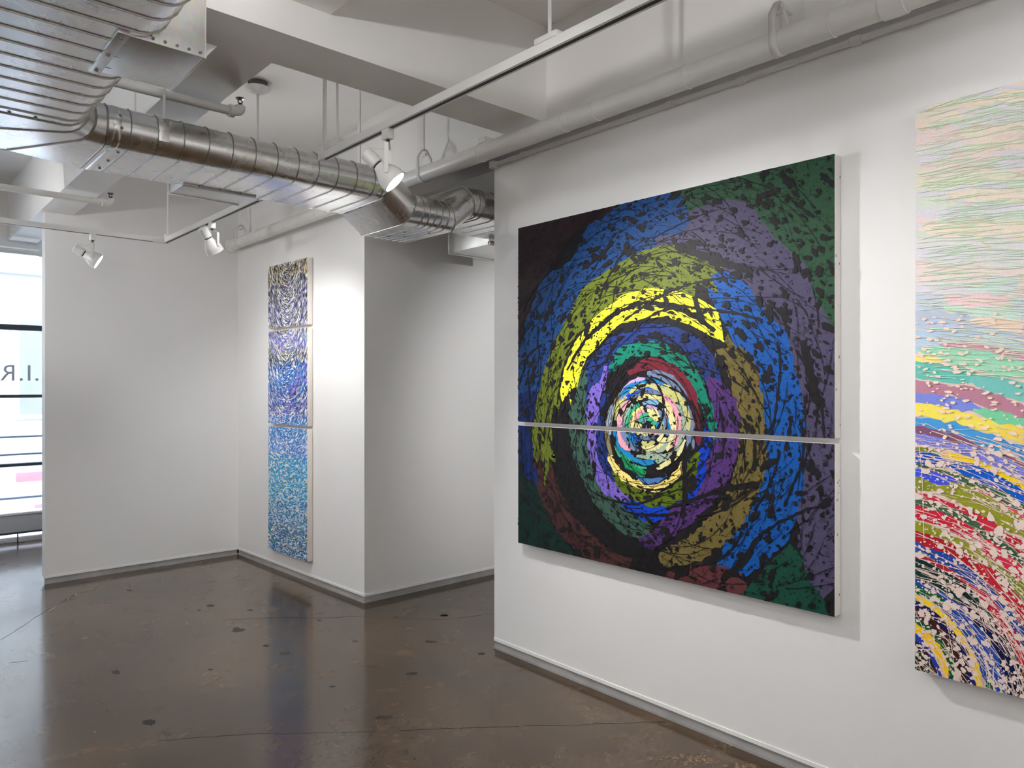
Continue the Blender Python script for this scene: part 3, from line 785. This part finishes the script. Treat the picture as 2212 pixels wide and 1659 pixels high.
class Paint:
    """flat paint patches in picture coordinates (s to the right, z up), stacked in thin layers"""
    def __init__(self, rects): self.n = 0; self.off = 0.0; self.jr = random.Random(3); self.rects = rects; self.data = [[] for _ in rects]
    def poly(self, ps, col, layer):
        xs = [p[0] for p in ps]; ys = [p[1] for p in ps]; self.n += 1; layer = layer + (self.n % 47)*0.02
        bx = (min(xs), max(xs), min(ys), max(ys))
        for i, r in enumerate(self.rects):
            if bx[1] < r[0] or bx[0] > r[1] or bx[3] < r[2] or bx[2] > r[3]: continue
            q = ps if (bx[0] >= r[0] and bx[1] <= r[1] and bx[2] >= r[2] and bx[3] <= r[3]) else clip_poly(list(ps), r)
            if len(q) > 2: self.data[i].append((q, col, layer + self.off))
    def blob(self, rnd, s, z, a, b, ang, col, layer, n=9, rough=0.25):
        ca_, sa_ = math.cos(ang), math.sin(ang); ps = []
        for k in range(n):
            th = 2*math.pi*k/n; q = 1 + rnd.uniform(-rough, rough)
            x = a*q*math.cos(th); y = b*q*math.sin(th)
            ps.append((s + x*ca_ - y*sa_, z + x*sa_ + y*ca_))
        self.off = self.jr.uniform(0, 16); self.poly(ps, col, layer); self.off = 0.0
    def line(self, rnd, pts, w, col, layer):
        self.off = self.jr.uniform(0, 5); self._line(rnd, pts, w, col, layer); self.off = 0.0
    def _line(self, rnd, pts, w, col, layer):
        for i in range(len(pts)-1):
            (x0, y0), (x1, y1) = pts[i], pts[i+1]; L_ = math.hypot(x1-x0, y1-y0) or 1e-6
            nx, ny = -(y1-y0)/L_*w/2, (x1-x0)/L_*w/2
            k0 = 0.5 + math.sin(i*2.1)*0.25; k1 = 0.5 + math.sin((i+1)*2.1)*0.25
            self.poly([(x0+nx*2*k0, y0+ny*2*k0), (x0-nx*2*k0, y0-ny*2*k0), (x1-nx*2*k1, y1-ny*2*k1), (x1+nx*2*k1, y1+ny*2*k1)], col, layer)
    def build(self, i, name, parent, to_world, mat, layer_step=0.0001, base=0.0004):
        vs = []; fs = []; cols = []
        for q, col, ly in self.data[i]:
            k = len(vs)
            for p in q: vs.append(to_world(p[0], p[1], base + ly*layer_step)); cols.append(col)
            fs.append(tuple(range(k, k+len(q))))
        o = obj(name, vs, fs, mat, parent)
        at = o.data.attributes.new('pigment', 'FLOAT_COLOR', 'POINT')
        at.data.foreach_set('color', [x for c in cols for x in (*c, 1.0)])
        return o

GAIN = 1.0
def pig(c, g=None):
    return tuple(min(0.93, x*(g or GAIN)) for x in lin(c))

def canvas_panel(name, label, cat, grp, rect, to_world, depth, mat_edge):
    """rect in picture coordinates; to_world(s, z, out)"""
    s0, s1, z0, z1 = rect
    root = empty(name, to_world((s0+s1)/2, z0, -depth)); tag(root, label, cat, grp)
    bm = bmesh.new(); vs = []
    for out in (-depth, 0.0):
        for s, z in ((s0, z0), (s1, z0), (s1, z1), (s0, z1)): vs.append(bm.verts.new(to_world(s, z, out)))
    for f in ((0,3,2,1),(4,5,6,7),(0,1,5,4),(1,2,6,5),(2,3,7,6),(3,0,4,7)): bm.faces.new([vs[i] for i in f])
    from_bm('canvas', bm, mat_edge, root, True, 0.0025, 2)
    return root

# --- dark concentric diptych on the partition
DEP = 0.052; XF = XW - 0.003 - DEP
YL = on_x(1119.5, 833, XF).y
def dw(s, z, out): return Vector((XF - out, YL - s, z))
def px2(u, v):
    p = on_x(u, v, XF); return (YL - p.y, p.z)
def zat(u, v): return on_x(u, v, XF).z
SW = YL - on_x(1803, 833, XF).y
zt, zb = zat(1803, 332), zat(1803, 1333)
rects = [(0, SW, zat(1803, 947.5), zt), (0, SW, zb, zat(1803, 959.5))]
P = Paint(rects); rnd = random.Random(11)
K = (30, 28, 31)
def jag_poly(pts, col, layer, amp=4.0, step=9.0, rn=rnd):
    amp *= 0.55
    dense = []
    for i in range(len(pts)):
        (x0, y0), (x1, y1) = pts[i-1], pts[i]; L_ = math.hypot(x1-x0, y1-y0); n = max(1, int(L_/step))
        for k in range(n):
            f = k/n; j = rn.gauss(0, amp*0.5); nx, ny = -(y1-y0)/(L_+1e-6), (x1-x0)/(L_+1e-6)
            dense.append((x0+(x1-x0)*f+nx*j, y0+(y1-y0)*f+ny*j))
    w = [px2(*p) for p in dense]
    for tri in tessellate_polygon([[Vector((a, b, 0)) for a, b in w]]):
        P.poly([w[i] for i in tri], col, layer)
def stroke(pts, col, layer, amp=2.5, step=8.0, rn=rnd, gaps=0.0):
    """pts (u, v, width) along the centre line, in picture pixels of the photograph; smooth, ragged edges"""
    dense = []; amp *= 0.55
    for i in range(len(pts)-1):
        p0 = pts[max(0, i-1)]; p1 = pts[i]; p2 = pts[i+1]; p3 = pts[min(len(pts)-1, i+2)]
        n = max(2, int(math.hypot(p2[0]-p1[0], p2[1]-p1[1])/step))
        for k in range(n):
            f = k/n
            dense.append(tuple(0.5*((2*b) + (-a+c)*f + (2*a-5*b+4*c-d)*f*f + (-a+3*b-3*c+d)*f**3) for a, b, c, d in zip(p0, p1, p2, p3)))
    dense.append(pts[-1]); E = []
    for i, (u, v, w) in enumerate(dense):
        a = dense[max(0, i-1)]; b = dense[min(len(dense)-1, i+1)]; L_ = math.hypot(b[0]-a[0], b[1]-a[1]) or 1
        nx, ny = -(b[1]-a[1])/L_, (b[0]-a[0])/L_
        h1 = max(0.5, w/2 + rn.gauss(0, amp)); h2 = max(0.5, w/2 + rn.gauss(0, amp))
        E.append((px2(u+nx*h1, v+ny*h1), px2(u-nx*h2, v-ny*h2)))
    for a, b in zip(E, E[1:]):
        if gaps and rn.random() < gaps: continue
        P.poly([a[0], a[1], b[1], b[0]], col, layer)
# ground
for r in rects: P.poly([(r[0], r[2]), (r[1], r[2]), (r[1], r[3]), (r[0], r[3])], pig(K), 0)
c = pig
jag_poly([(1119,490),(1345,438),(1310,480),(1240,500),(1190,570),(1150,690),(1119,770)], c((44,31,35)), 1, 6)
jag_poly([(1119,770),(1135,700),(1170,600),(1235,562),(1265,492),(1345,440),(1455,412),(1480,430),(1490,478),(1440,545),(1390,575),(1330,612),(1275,640),(1232,712),(1210,760),(1182,850),(1172,930),(1172,1010),(1180,1060),(1150,1040),(1119,985)], c((27,68,124)), 2, 5)
jag_poly([(1119,850),(1160,840),(1155,930),(1160,1020),(1178,1068),(1140,1035),(1119,1000)], c((22,42,98)), 3, 5)
jag_poly([(1455,412),(1803,330),(1803,725),(1762,650),(1720,575),(1680,545),(1630,495),(1550,452),(1475,462)], c((42,76,54)), 1, 5)
jag_poly([(1415,520),(1425,485),(1490,455),(1560,430),(1622,440),(1655,490),(1700,538),(1740,572),(1760,640),(1790,690),(1803,715),(1803,1268),(1770,1302),(1735,1240),(1725,1180),(1718,1010),(1706,840),(1684,745),(1630,670),(1580,622),(1545,600),(1480,575),(1418,572)], c((74,69,96)), 2, 5)
jag_poly([(1490,545),(1415,540),(1390,600),(1430,560)], c((66,62,84)), 2, 5)
jag_poly([(1528,574),(1575,585),(1610,610),(1645,660),(1702,722),(1716,800),(1730,830),(1740,960),(1737,1060),(1705,1165),(1645,1222),(1585,1262),(1540,1235),(1568,1165),(1612,1050),(1628,960),(1624,880),(1600,795),(1578,725),(1550,672),(1528,632)], c((20,82,160)), 3, 5)
jag_poly([(1600,1285),(1645,1235),(1705,1175),(1728,1190),(1745,1250),(1778,1292),(1792,1332),(1700,1310)], c((24,70,56)), 4, 5)
jag_poly([(1121,1010),(1150,1030),(1176,1070),(1200,1130),(1240,1202),(1119,1174)], c((20,46,40)), 2, 5)
stroke([(1168,900,10),(1172,990,34),(1190,1070,46),(1232,1140,50),(1290,1192,46),(1360,1222,30)], c((70,42,42)), 4, 5)
stroke([(1490,1232,30),(1540,1240,46),(1590,1262,40),(1612,1272,18)], c((92,50,52)), 4, 5)
stroke([(1440,1240,14),(1500,1262,26),(1560,1280,26),(1600,1292,12)], c((86,46,48)), 4, 5)
# olive arc
jag_poly([(1152,985),(1150,930),(1160,860),(1178,790),(1205,722),(1258,622),(1330,572),(1400,536),(1462,528),(1522,560),(1568,582),(1535,596),(1552,632),(1505,612),(1500,648),(1440,626),(1340,640),(1255,718),(1228,770),(1212,860),(1200,925),(1200,1000),(1188,990),(1178,1050),(1168,980),(1160,1000)], c((101,114,34)), 5, 4)
# yellow arc, two limbs with ragged ends
jag_poly([(1208,838),(1218,790),(1240,742),(1280,690),(1338,640),(1392,622),(1440,624),(1500,640),(1552,670),(1566,742),(1535,726),(1500,706),(1462,692),(1440,682),(1392,688),(1338,700),(1316,722),(1300,740),(1268,772),(1256,800),(1246,842),(1232,876),(1228,848),(1215,868)], c((250,226,44), 1.5), 6, 3)
stroke([(1290,712,7),(1340,672,9),(1390,655,12),(1445,660,12),(1500,682,14),(1545,715,8)], c(K), 7, 3)
stroke([(1225,800,4),(1260,742,7),(1310,690,8),(1340,668,6)], c(K), 7, 2)
# navy inside yellow
jag_poly([(1252,830),(1270,780),(1320,728),(1390,700),(1450,700),(1510,730),(1550,780),(1566,870),(1558,930),(1530,830),(1480,770),(1410,742),(1350,760),(1318,800),(1290,830),(1276,900),(1262,880)], c((34,54,118)), 4, 4)
stroke([(1262,800,14),(1252,850,28),(1249,920,40),(1266,1000,40),(1300,1070,46),(1350,1120,50),(1396,1150,40),(1415,1160,14)], c((57,88,76)), 5, 4)
stroke([(1545,765,20),(1594,778,56),(1614,850,62),(1624,930,56),(1622,1010,62),(1596,1080,64),(1556,1140,64),(1500,1185,60),(1440,1205,40),(1425,1210,14)], c((108,96,52)), 5, 4)
jag_poly([(1562,742),(1572,720),(1602,770),(1580,800)], c((100,92,46)), 5, 3)
stroke([(1532,812,18),(1562,870,52),(1570,940,56),(1552,1010,60),(1516,1070,58),(1465,1122,48),(1405,1170,30),(1380,1165,8)], c((80,50,112)), 6, 4)
stroke([(1308,850,16),(1292,920,20),(1300,990,30),(1330,1050,36)], c((32,52,120)), 6, 4)
stroke([(1308,790,10),(1304,820,16),(1287,850,26),(1280,900,24),(1278,960,18),(1290,1010,20),(1312,1050,30),(1350,1075,22),(1368,1068,8)], c((116,96,190)), 7, 3)
stroke([(1345,1085,14),(1395,1105,44),(1450,1095,46),(1490,1050,40),(1512,990,36),(1530,930,26),(1535,880,8)], c((14,62,190)), 6, 4)
stroke([(1322,800,10),(1345,765,26),(1400,752,30),(1450,765,34),(1492,805,32),(1520,860,24),(1540,920,18),(1545,950,6)], c((16,122,100)), 7, 4)
stroke([(1358,808,10),(1400,786,26),(1450,800,28),(1488,845,26),(1505,900,20),(1508,960,14)], c((112,36,50)), 8, 3)
# bright centre: concentric broken rings
CU, CV = 1402, 918
pal = [(150,165,180),(196,160,214),(228,216,140),(20,80,200),(120,176,214),(64,176,132),(232,160,176),(160,180,160),(110,130,165),(230,224,160),(196,196,120),(30,130,190)]
def ring_seg(r, w, a0, a1, col, layer, sq=1.12, drop=0.0):
    pts = []; n = max(3, int(abs(a1-a0)/18)+1)
    for k in range(n+1):
        a = R(a0 + (a1-a0)*k/n); rr = r*(1+rnd.uniform(-0.04, 0.04))
        pts.append((CU + rr*math.sin(a), CV + drop - rr*sq*math.cos(a), w*rnd.uniform(0.75, 1.15) if 0 < k < n else w*0.5))
    stroke(pts, col, layer, 1.5, 4.0)
stroke([(1388,812,8),(1350,850,16),(1322,890,16),(1312,940,14),(1320,985,8)], c((134,124,92)), 9, 2)
stroke([(1398,806,10),(1440,815,20),(1470,850,24),(1488,900,22),(1492,960,18),(1485,1000,8)], c((112,128,158)), 9, 2)
stroke([(1340,860,8),(1360,835,16),(1390,820,16),(1425,835,14)], c((196,160,214)), 10, 2)
stroke([(1345,868,10),(1380,842,16),(1415,840,14),(1440,850,8)], c((18,78,205)), 11, 2)
stroke([(1430,830,8),(1455,862,18),(1470,910,18),(1472,960,14)], c((158,182,164)), 10, 2)
lay = 12
for r in (84, 74, 64, 54, 45, 36, 28, 20, 12):
    a = rnd.uniform(0, 360); end = a + 360
    while a < end - 12:
        da = rnd.uniform(35, 110); ring_seg(r, rnd.uniform(9, 13), a, min(a+da, end), c(rnd.choice(pal)), lay); a += da + rnd.uniform(4, 16)
    lay += 1
stroke([(1440,880,10),(1455,910,12),(1450,950,10),(1442,975,6)], c((236,222,160)), lay, 2)
stroke([(1330,1005,14),(1345,1040,28),(1400,1075,34),(1455,1070,34),(1490,1020,30),(1505,975,16)], c((88,108,22)), 9, 3)
stroke([(1318,985,10),(1335,1018,16),(1365,1040,16),(1400,1056,18),(1440,1045,16),(1470,1015,14),(1478,995,8)], c((253,224,128)), lay+1, 3)
stroke([(1345,985,10),(1365,1012,14),(1395,1025,12)], c((24,150,92)), lay, 2)
stroke([(1375,1030,8),(1410,1040,14),(1440,1025,10)], c((72,118,180)), lay, 2)
# black drips, splats and thin arcs over everything
LK = lay + 4
cs, cz = px2(CU, CV)
for i in range(6500):
    s = rnd.uniform(0, SW); z = rnd.uniform(zb, zt)
    d = math.hypot(s-cs, z-cz)
    if d < 0.30 and rnd.random() < 0.45: continue
    sz = min(0.016, 0.0019*math.exp(rnd.gauss(0.2, 0.75)))
    if d < 0.3: sz *= 0.8
    el_ = rnd.uniform(1.0, 2.6); ang = math.atan2(z-cz, s-cs) + math.pi/2 + rnd.gauss(0, 0.5)
    P.blob(rnd, s, z, sz*el_, sz, ang, c(K), LK, 9, 0.3)
for i in range(150):                    # large soft splats with satellites
    s = rnd.uniform(0, SW); z = rnd.uniform(zb, zt); d = math.hypot(s-cs, z-cz)
    if d < 0.12: continue
    sz = rnd.uniform(0.006, 0.018) * (0.7 if d < 0.3 else 1)
    ang = math.atan2(z-cz, s-cs) + math.pi/2 + rnd.gauss(0, 0.6)
    P.blob(rnd, s, z, sz*rnd.uniform(1, 2.2), sz, ang, c(K), LK, 14, 0.45)
def arc_line(s0, z0, length, w, turn):
    d = math.hypot(s0-cs, z0-cz); a = math.atan2(z0-cz, s0-cs) + math.pi/2 + rnd.gauss(0, 0.35); pts = [(s0, z0)]
    n = max(4, int(length/0.02)); x, y = s0, z0
    for k in range(n):
        a += (0.02/max(0.15, d))*turn + rnd.gauss(0, 0.05); x += math.cos(a)*0.02; y += math.sin(a)*0.02; pts.append((x, y))
    P.line(rnd, pts, w, c(K), LK)
for i in range(520):
    arc_line(rnd.uniform(0, SW), rnd.uniform(zb, zt), rnd.uniform(0.06, 0.5), rnd.uniform(0.0010, 0.0034), rnd.choice((1, 1, 0.4)))
for i in range(46):
    arc_line(rnd.uniform(0, SW), rnd.uniform(zb, zt), rnd.uniform(0.1, 0.5), rnd.uniform(0.006, 0.013), 1)
stroke([(1440,1100,5),(1500,1078,7),(1560,1058,12),(1625,1048,16),(1640,1050,18)], c(K), LK, 2)
stroke([(1735,735,14),(1750,800,18),(1765,860,22),(1780,880,14)], c(K), LK, 4)
stroke([(1560,1255,12),(1610,1205,16),(1640,1160,10),(1700,1120,6),(1790,1085,6)], c(K), LK, 3)
stroke([(1500,640,10),(1520,700,8)], c(K), LK, 3)
stroke([(1460,528,16),(1540,560,20),(1600,580,16),(1625,590,22)], c((38,34,40)), LK, 4)
stroke([(1510,965,6),(1480,1000,10),(1482,1060,10),(1476,1110,7)], c(K), LK, 2)
stroke([(1200,880,4),(1205,915,26),(1215,990,40),(1240,1070,44),(1290,1130,44),(1350,1180,44),(1410,1200,20)], c((28,28,30)), 5, 3)
DARK = ('upper canvas of the dark painting with concentric coloured rings', 'lower canvas of the dark painting with concentric coloured rings')
for i, r in enumerate(rects):
    root = canvas_panel('painting_panel', DARK[i], 'painting', 'two canvases of the dark ring painting', r, dw, DEP, M_CANVAS_W)
    P.build(i, 'paint_layer', root, dw, M_PAINT)
    rn = random.Random(5+i)
    for k in range(9):                 # paint flecks on the white canvas side
        z = rn.uniform(r[2]+0.02, r[3]-0.02); q = rn.uniform(0.002, 0.007); x = rn.uniform(0.006, DEP-0.006); y = YL - SW - 0.0006
        obj('paint_fleck', [(XF+x-q*0.5, y, z-q), (XF+x+q*0.5, y, z-q*0.6), (XF+x+q*0.4, y, z+q), (XF+x-q*0.3, y, z+q*0.7)], [(0,1,2,3)], M_BLACK, root)
    place(root)

# --- rainbow painting at the near end of the partition
YL2 = on_x(1977.5, 833, XF).y
def rw(s, z, out): return Vector((XF - out, YL2 - s, z))
RZT, RZB = on_x(1977, 236, XF).z, on_x(1979, 1446, XF).z
RW = 1.15
P = Paint([(0, RW, RZB, RZT)]); rnd = random.Random(23)
SCN, ZCN = -0.08, 0.53
def zv(v): return on_x(1980, v, XF).z
P.poly([(0, RZB), (RW, RZB), (RW, RZT), (0, RZT)], pig((226,206,194), 1.0), 0)
def band(v, wpx, cols, layer, seg=(0.25, 0.6), amp=0.004, wave=0.0):
    """concentric arc crossing the left edge at photograph row v"""
    r = math.hypot(SCN, zv(v) - ZCN) ; w = wpx*0.00159
    a0 = math.pi/2 + 0.35; a = a0; i = rnd.randrange(len(cols))
    while a > -0.5 and r*math.cos(a) < RW + 0.3:
        ln = rnd.uniform(*seg) / max(r, 0.12); a1 = a - ln
        col = cols[i % len(cols)]; i += 1
        n = max(4, int(ln*r/0.012)); prev = None; o0 = rnd.gauss(0, 0.004); ph = rnd.uniform(0, 6)
        for k in range(n+1):
            f = k/n; th = a + (a1-a)*f; taper = min(1.0, min(f, 1-f)*6 + 0.25)
            rc = r + o0 + math.sin(f*5+ph)*wave
            h1 = w/2*taper + rnd.gauss(0, amp*0.5); h2 = w/2*taper + rnd.gauss(0, amp*0.5)
            e = ((SCN + (rc+h1)*math.cos(th), ZCN + (rc+h1)*math.sin(th)), (SCN + (rc-h2)*math.cos(th), ZCN + (rc-h2)*math.sin(th)))
            if prev: P.poly([prev[0], prev[1], e[1], e[0]], col, layer)
            prev = e
        a = a1 + 0.02/max(r, 0.12)
pg = lambda x: pig(x, 1.06)
pales = [(232,214,212),(222,218,220),(226,222,204),(236,220,206),(214,222,210),(220,216,226)]
for k in range(30):
    v = 190 + k*16; band(v, 22, [pg(rnd.choice(pales)) for _ in range(3)], 1 + k % 2, (0.15, 0.5), 0.006, 0.008)
mids = [(600,(228,214,214),(212,216,224)),(618,(208,226,222),(236,212,214)),(640,(236,206,210),(200,208,222)),(662,(196,206,222),(200,226,214)),(682,(186,196,214),(236,214,196))]
for v, a_, b_ in mids: band(v, 26, [pg(a_), pg(b_)], 2, (0.15, 0.4), 0.006, 0.006)
seq = [(702,20,(166,214,208),(186,200,222)),(722,16,(180,204,226),(206,220,230)),(738,18,(206,160,178),(188,206,228)),(756,18,(154,218,188),(170,204,226)),(772,13,(246,220,128),(154,216,186)),
       (800,32,(104,190,178),(120,196,190)),(834,26,(184,130,150),(190,140,156)),(861,22,(124,138,218),(122,206,162)),(884,24,(252,224,96),(250,216,84)),(912,24,(74,152,214),(64,144,210)),
       (932,13,(128,84,110),(122,70,100)),(950,20,(122,128,214),(112,124,220)),(968,16,(128,140,34),(250,206,16)),(988,24,(8,82,192),(12,88,196)),(1008,16,(66,100,72),(70,104,76)),(1020,12,(224,84,110),(62,82,220)),
       (1030,10,(60,80,218),(140,146,40)),(1046,22,(142,146,38),(128,138,40)),(1066,18,(186,34,58),(196,40,66)),(1086,20,(64,98,70),(58,94,66)),(1108,24,(198,34,62),(206,44,72)),(1134,18,(140,144,34),(126,138,36)),
       (1156,24,(170,26,44),(186,36,52)),(1182,22,(40,76,160),(34,68,152)),(1202,18,(192,36,58),(176,30,48)),(1220,16,(14,22,66),(14,48,46)),(1240,20,(12,50,46),(20,24,70)),(1258,20,(30,72,162),(36,76,166)),
       (1276,16,(10,92,52),(30,72,160)),(1290,12,(252,204,30),(10,86,50)),(1304,18,(22,26,82),(26,30,90)),(1324,20,(64,30,30),(70,36,34)),(1342,16,(10,88,52),(14,60,50)),(1358,18,(254,198,20),(252,194,16)),
       (1376,14,(36,60,160),(30,50,150)),(1390,16,(56,26,26),(40,60,190)),(1406,18,(126,136,34),(14,58,48)),(1422,14,(30,60,160),(60,30,30)),(1436,12,(252,200,24),(14,70,50))]
for i, (v, w, a_, b_) in enumerate(seq): band(v, w+4, [pg(a_), pg(b_)] if rnd.random() < 0.6 else [pg(a_), pg(a_), pg(b_)], 3 + i, (0.2, 0.55), 0.004, 0.004)
LB = 3 + len(seq) + 2
beige = pg((226,206,196)); gre = pg((206,230,202))
def field(s, z, tilt):
    return math.atan2(z-ZCN, s-SCN) - math.pi/2 + rnd.gauss(0, tilt)
for i in range(5200):
    z = RZB + (1.32-RZB)*rnd.random()**1.15; s = rnd.uniform(0, RW)
    q = min(0.012, 0.0018*math.exp(rnd.gauss(0.4, 0.6)))
    if z > 1.2: q *= 0.85
    P.blob(rnd, s, z, q*rnd.uniform(1, 1.7), q, field(s, z, 0.8), beige, LB, 8, 0.3)
for i in range(900):
    z = RZB + (1.40-RZB)*rnd.random(); s = rnd.uniform(-0.1, RW); a = field(s, z, 0.16); L_ = rnd.uniform(0.05, 0.35)
    if rnd.random() < 0.07: a = rnd.uniform(-1.5, -0.6)
    pts = [(s, z)]; n = max(3, int(L_/0.03))
    for k in range(n): a -= 0.02 if rnd.random() < 0.5 else 0.0; s += math.cos(a)*0.03; z += math.sin(a)*0.03; pts.append((s, z))
    P.line(rnd, pts, rnd.uniform(0.0008, 0.0022), beige, LB)
for i in range(2300):
    z = rnd.uniform(1.55, RZT); s = rnd.uniform(0, RW); a = field(s, z, 0.12)*0.5; L_ = rnd.uniform(0.02, 0.16)
    col = gre if z > 1.85 or rnd.random() < 0.4 else pg(rnd.choice([(222,214,196),(212,214,196),(240,232,220)]))
    P.line(rnd, [(s, z), (s+L_*0.5, z+L_*0.5*math.tan(a)+rnd.gauss(0, 0.004)), (s+L_, z+L_*math.tan(a))], rnd.uniform(0.0007, 0.0020), col, LB)
for i in range(700):
    z = rnd.uniform(1.3, 1.75); s = rnd.uniform(0, RW); q = rnd.uniform(0.002, 0.006)
    P.blob(rnd, s, z, q*rnd.uniform(1, 2.5), q, rnd.gauss(0, 0.3), pg((240,216,200)), LB, 7, 0.35)
root = canvas_panel('painting_panel', 'tall rainbow painting fading from pale bands to dark multicoloured arcs', 'painting', None, (0, RW, RZB, RZT), rw, DEP, M_CANVAS)
P.build(0, 'paint_layer', root, rw, M_PAINT_PALE); place(root)

# --- tall blue triptych on the projecting wall
WA = Vector((2.661, 4.49, 0)); WB = Vector((2.586, 6.564, 0)); wd = (WA - WB).normalized(); wn = Vector((-wd.y, wd.x, 0))
if wn.x > 0: wn = -wn
D3 = 0.045
O3 = WB + wn*(0.003 + D3)
def hit3(u, v):
    d = Vector(ray(u, v)); o = Vector((0, 0, EYE)); t = (O3 - o).dot(wn) / d.dot(wn)
    return o + d*t
def s3(u, v): return (hit3(u, v) - O3).dot(wd)
def tw(s, z, out): q = O3 + wd*s + wn*out; return Vector((q.x, q.y, z))
SA, SB = s3(580, 833), s3(664, 833)
z_ = lambda u, v: hit3(u, v).z
rects3 = [(SA, SB, (z_(580,709)+z_(664,704))/2+0.004, (z_(580,577)+z_(664,556))/2), (SA, SB, (z_(580,916)+z_(664,918))/2, (z_(580,714)+z_(664,709))/2-0.004), (SA, SB, (z_(580,1186)+z_(664,1213))/2, (z_(580,921)+z_(664,926))/2)]
P = Paint(rects3); rnd = random.Random(77)
ztop, zbot = rects3[0][3], rects3[2][2]; H3 = ztop - zbot; cen = (SA+SB)/2; HW = (SB-SA)/2
white = pig((236,234,236), 1.2)
for r in rects3: P.poly([(r[0], r[2]), (r[1], r[2]), (r[1], r[3]), (r[0], r[3])], white, 0)
bands3 = [(0.00, [(40,38,44),(62,60,84),(90,92,70),(230,196,120),(60,60,70)]), (0.06, [(70,66,120),(52,52,76),(78,74,132),(110,116,80),(40,40,60)]), (0.14, [(84,80,140),(70,72,120),(60,60,90),(130,136,96),(74,70,150)]),
          (0.215, [(90,96,140),(70,90,150),(60,60,80),(120,128,60),(96,90,130)]), (0.25, [(120,96,180),(60,120,190),(140,110,190),(130,136,70),(60,100,170)]), (0.30, [(58,60,96),(50,56,90),(130,138,80),(60,70,110)]),
          (0.35, [(46,110,190),(40,90,170),(60,130,200),(56,60,110)]), (0.42, [(40,96,180),(60,120,190),(50,60,100),(70,80,140)]), (0.47, [(56,96,160),(60,70,110),(80,110,170),(120,90,190)]), (0.53, [(50,130,200),(40,140,210),(70,100,170)]),
          (0.60, [(70,130,200),(90,140,210),(60,110,190)]), (0.66, [(50,150,200),(60,130,190),(40,160,205)]), (0.74, [(40,150,196),(60,140,190),(50,160,200),(40,110,160),(140,196,216)]), (0.82, [(50,140,190),(70,130,180),(60,110,160),(150,190,206),(44,92,140)]), (0.90, [(60,130,180),(50,110,160),(70,120,170),(110,120,100),(36,84,130)]), (1.0, [(50,110,160),(60,100,150),(70,130,180)])]
def pal3(f):
    best = bands3[0][1]
    for ff, cc in bands3:
        if f >= ff: best = cc
    return best
def flow3(s, f):
    x = (s - cen)/HW
    k = 3.6*(1-f)**1.3 + 0.12
    if f > 0.66: k *= 0.5
    return math.atan(k*x)
for i in range(12500):
    z = rnd.uniform(zbot, ztop); s = rnd.uniform(SA, SB); f = (ztop - z)/H3
    a = flow3(s, f) + rnd.gauss(0, 0.13 + 0.2*(f > 0.6))
    L_ = rnd.uniform(0.010, 0.042)*(1.25 if f < 0.5 else 1.0); w = rnd.uniform(0.0022, 0.0062)*(1.5 if f > 0.62 else 1.35 if f > 0.33 else 1.05)
    P.blob(rnd, s, z, L_/2*1.15, w/2*1.25, a, pig(rnd.choice(pal3(f + rnd.gauss(0, 0.012))), 1.2), 1 + i % 5, 7, 0.35)
# broad accents: purple sweep, olive and green leaves
def accent(u, v, a, b, ang, col, layer=7):
    P.blob(rnd, s3(u, v), z_(u, v), a, b, ang, pig(col, 1.2), layer, 11, 0.35)
for k in range(70):
    x = rnd.random(); u = 622 + 40*x + rnd.gauss(0, 5); v = 862 - 66*x + rnd.gauss(0, 10); accent(u, v, rnd.uniform(0.012, 0.026), rnd.uniform(0.003, 0.006), 0.8, rnd.choice([(126,96,196),(150,120,206),(110,80,180)]))
for k in range(34):
    x = rnd.random(); u = 583 + 34*x; v = 722 + 36*x + rnd.gauss(0, 4); accent(u, v, rnd.uniform(0.01, 0.02), rnd.uniform(0.003, 0.006), -0.8, rnd.choice([(140,110,200),(160,130,210)]))
for u, v in ((583,994),(602,989),(642,998),(626,1010),(590,1017),(613,1019),(652,1023),(629,1034),(611,1049),(661,1046),(632,1122),(659,1119),(640,1088)):
    accent(u, v, rnd.uniform(0.014, 0.026), rnd.uniform(0.006, 0.010), rnd.gauss(0, 0.3), (134,138,32))
for u, v in ((593,1060),(583,1142),(586,1148),(592,1168),(583,1092)): accent(u, v, 0.024, 0.010, -0.6, (34,150,120))
for k in range(14): accent(rnd.uniform(583, 660), rnd.uniform(570, 590), rnd.uniform(0.008, 0.02), 0.008, 1.4, rnd.choice([(36,34,38),(60,60,66),(232,196,120)]))
for i in range(1500):                    # white flecks and threads
    z = rnd.uniform(zbot, ztop); s = rnd.uniform(SA, SB); f = (ztop - z)/H3
    if rnd.random() < 0.45: P.blob(rnd, s, z, rnd.uniform(0.004, 0.016), rnd.uniform(0.002, 0.006), math.pi/2 + rnd.gauss(0, 0.3), white, 9, 7, 0.35)
    else: P.blob(rnd, s, z, rnd.uniform(0.015, 0.04), 0.0012, flow3(s, f) + rnd.gauss(0, 0.4), white, 9, 6, 0.2)
TRI = ('top canvas of the tall triptych, violet and dark flecks on white', 'middle canvas of the tall triptych, blue flecks with a violet sweep', 'bottom canvas of the tall triptych, turquoise flecks with olive spots')
for i, r in enumerate(rects3):
    root = canvas_panel('painting_panel', TRI[i], 'painting', 'three canvases of the tall blue triptych', r, tw, D3, M_CANVAS)
    P.build(i, 'paint_layer', root, tw, M_PAINT_PALE); place(root)
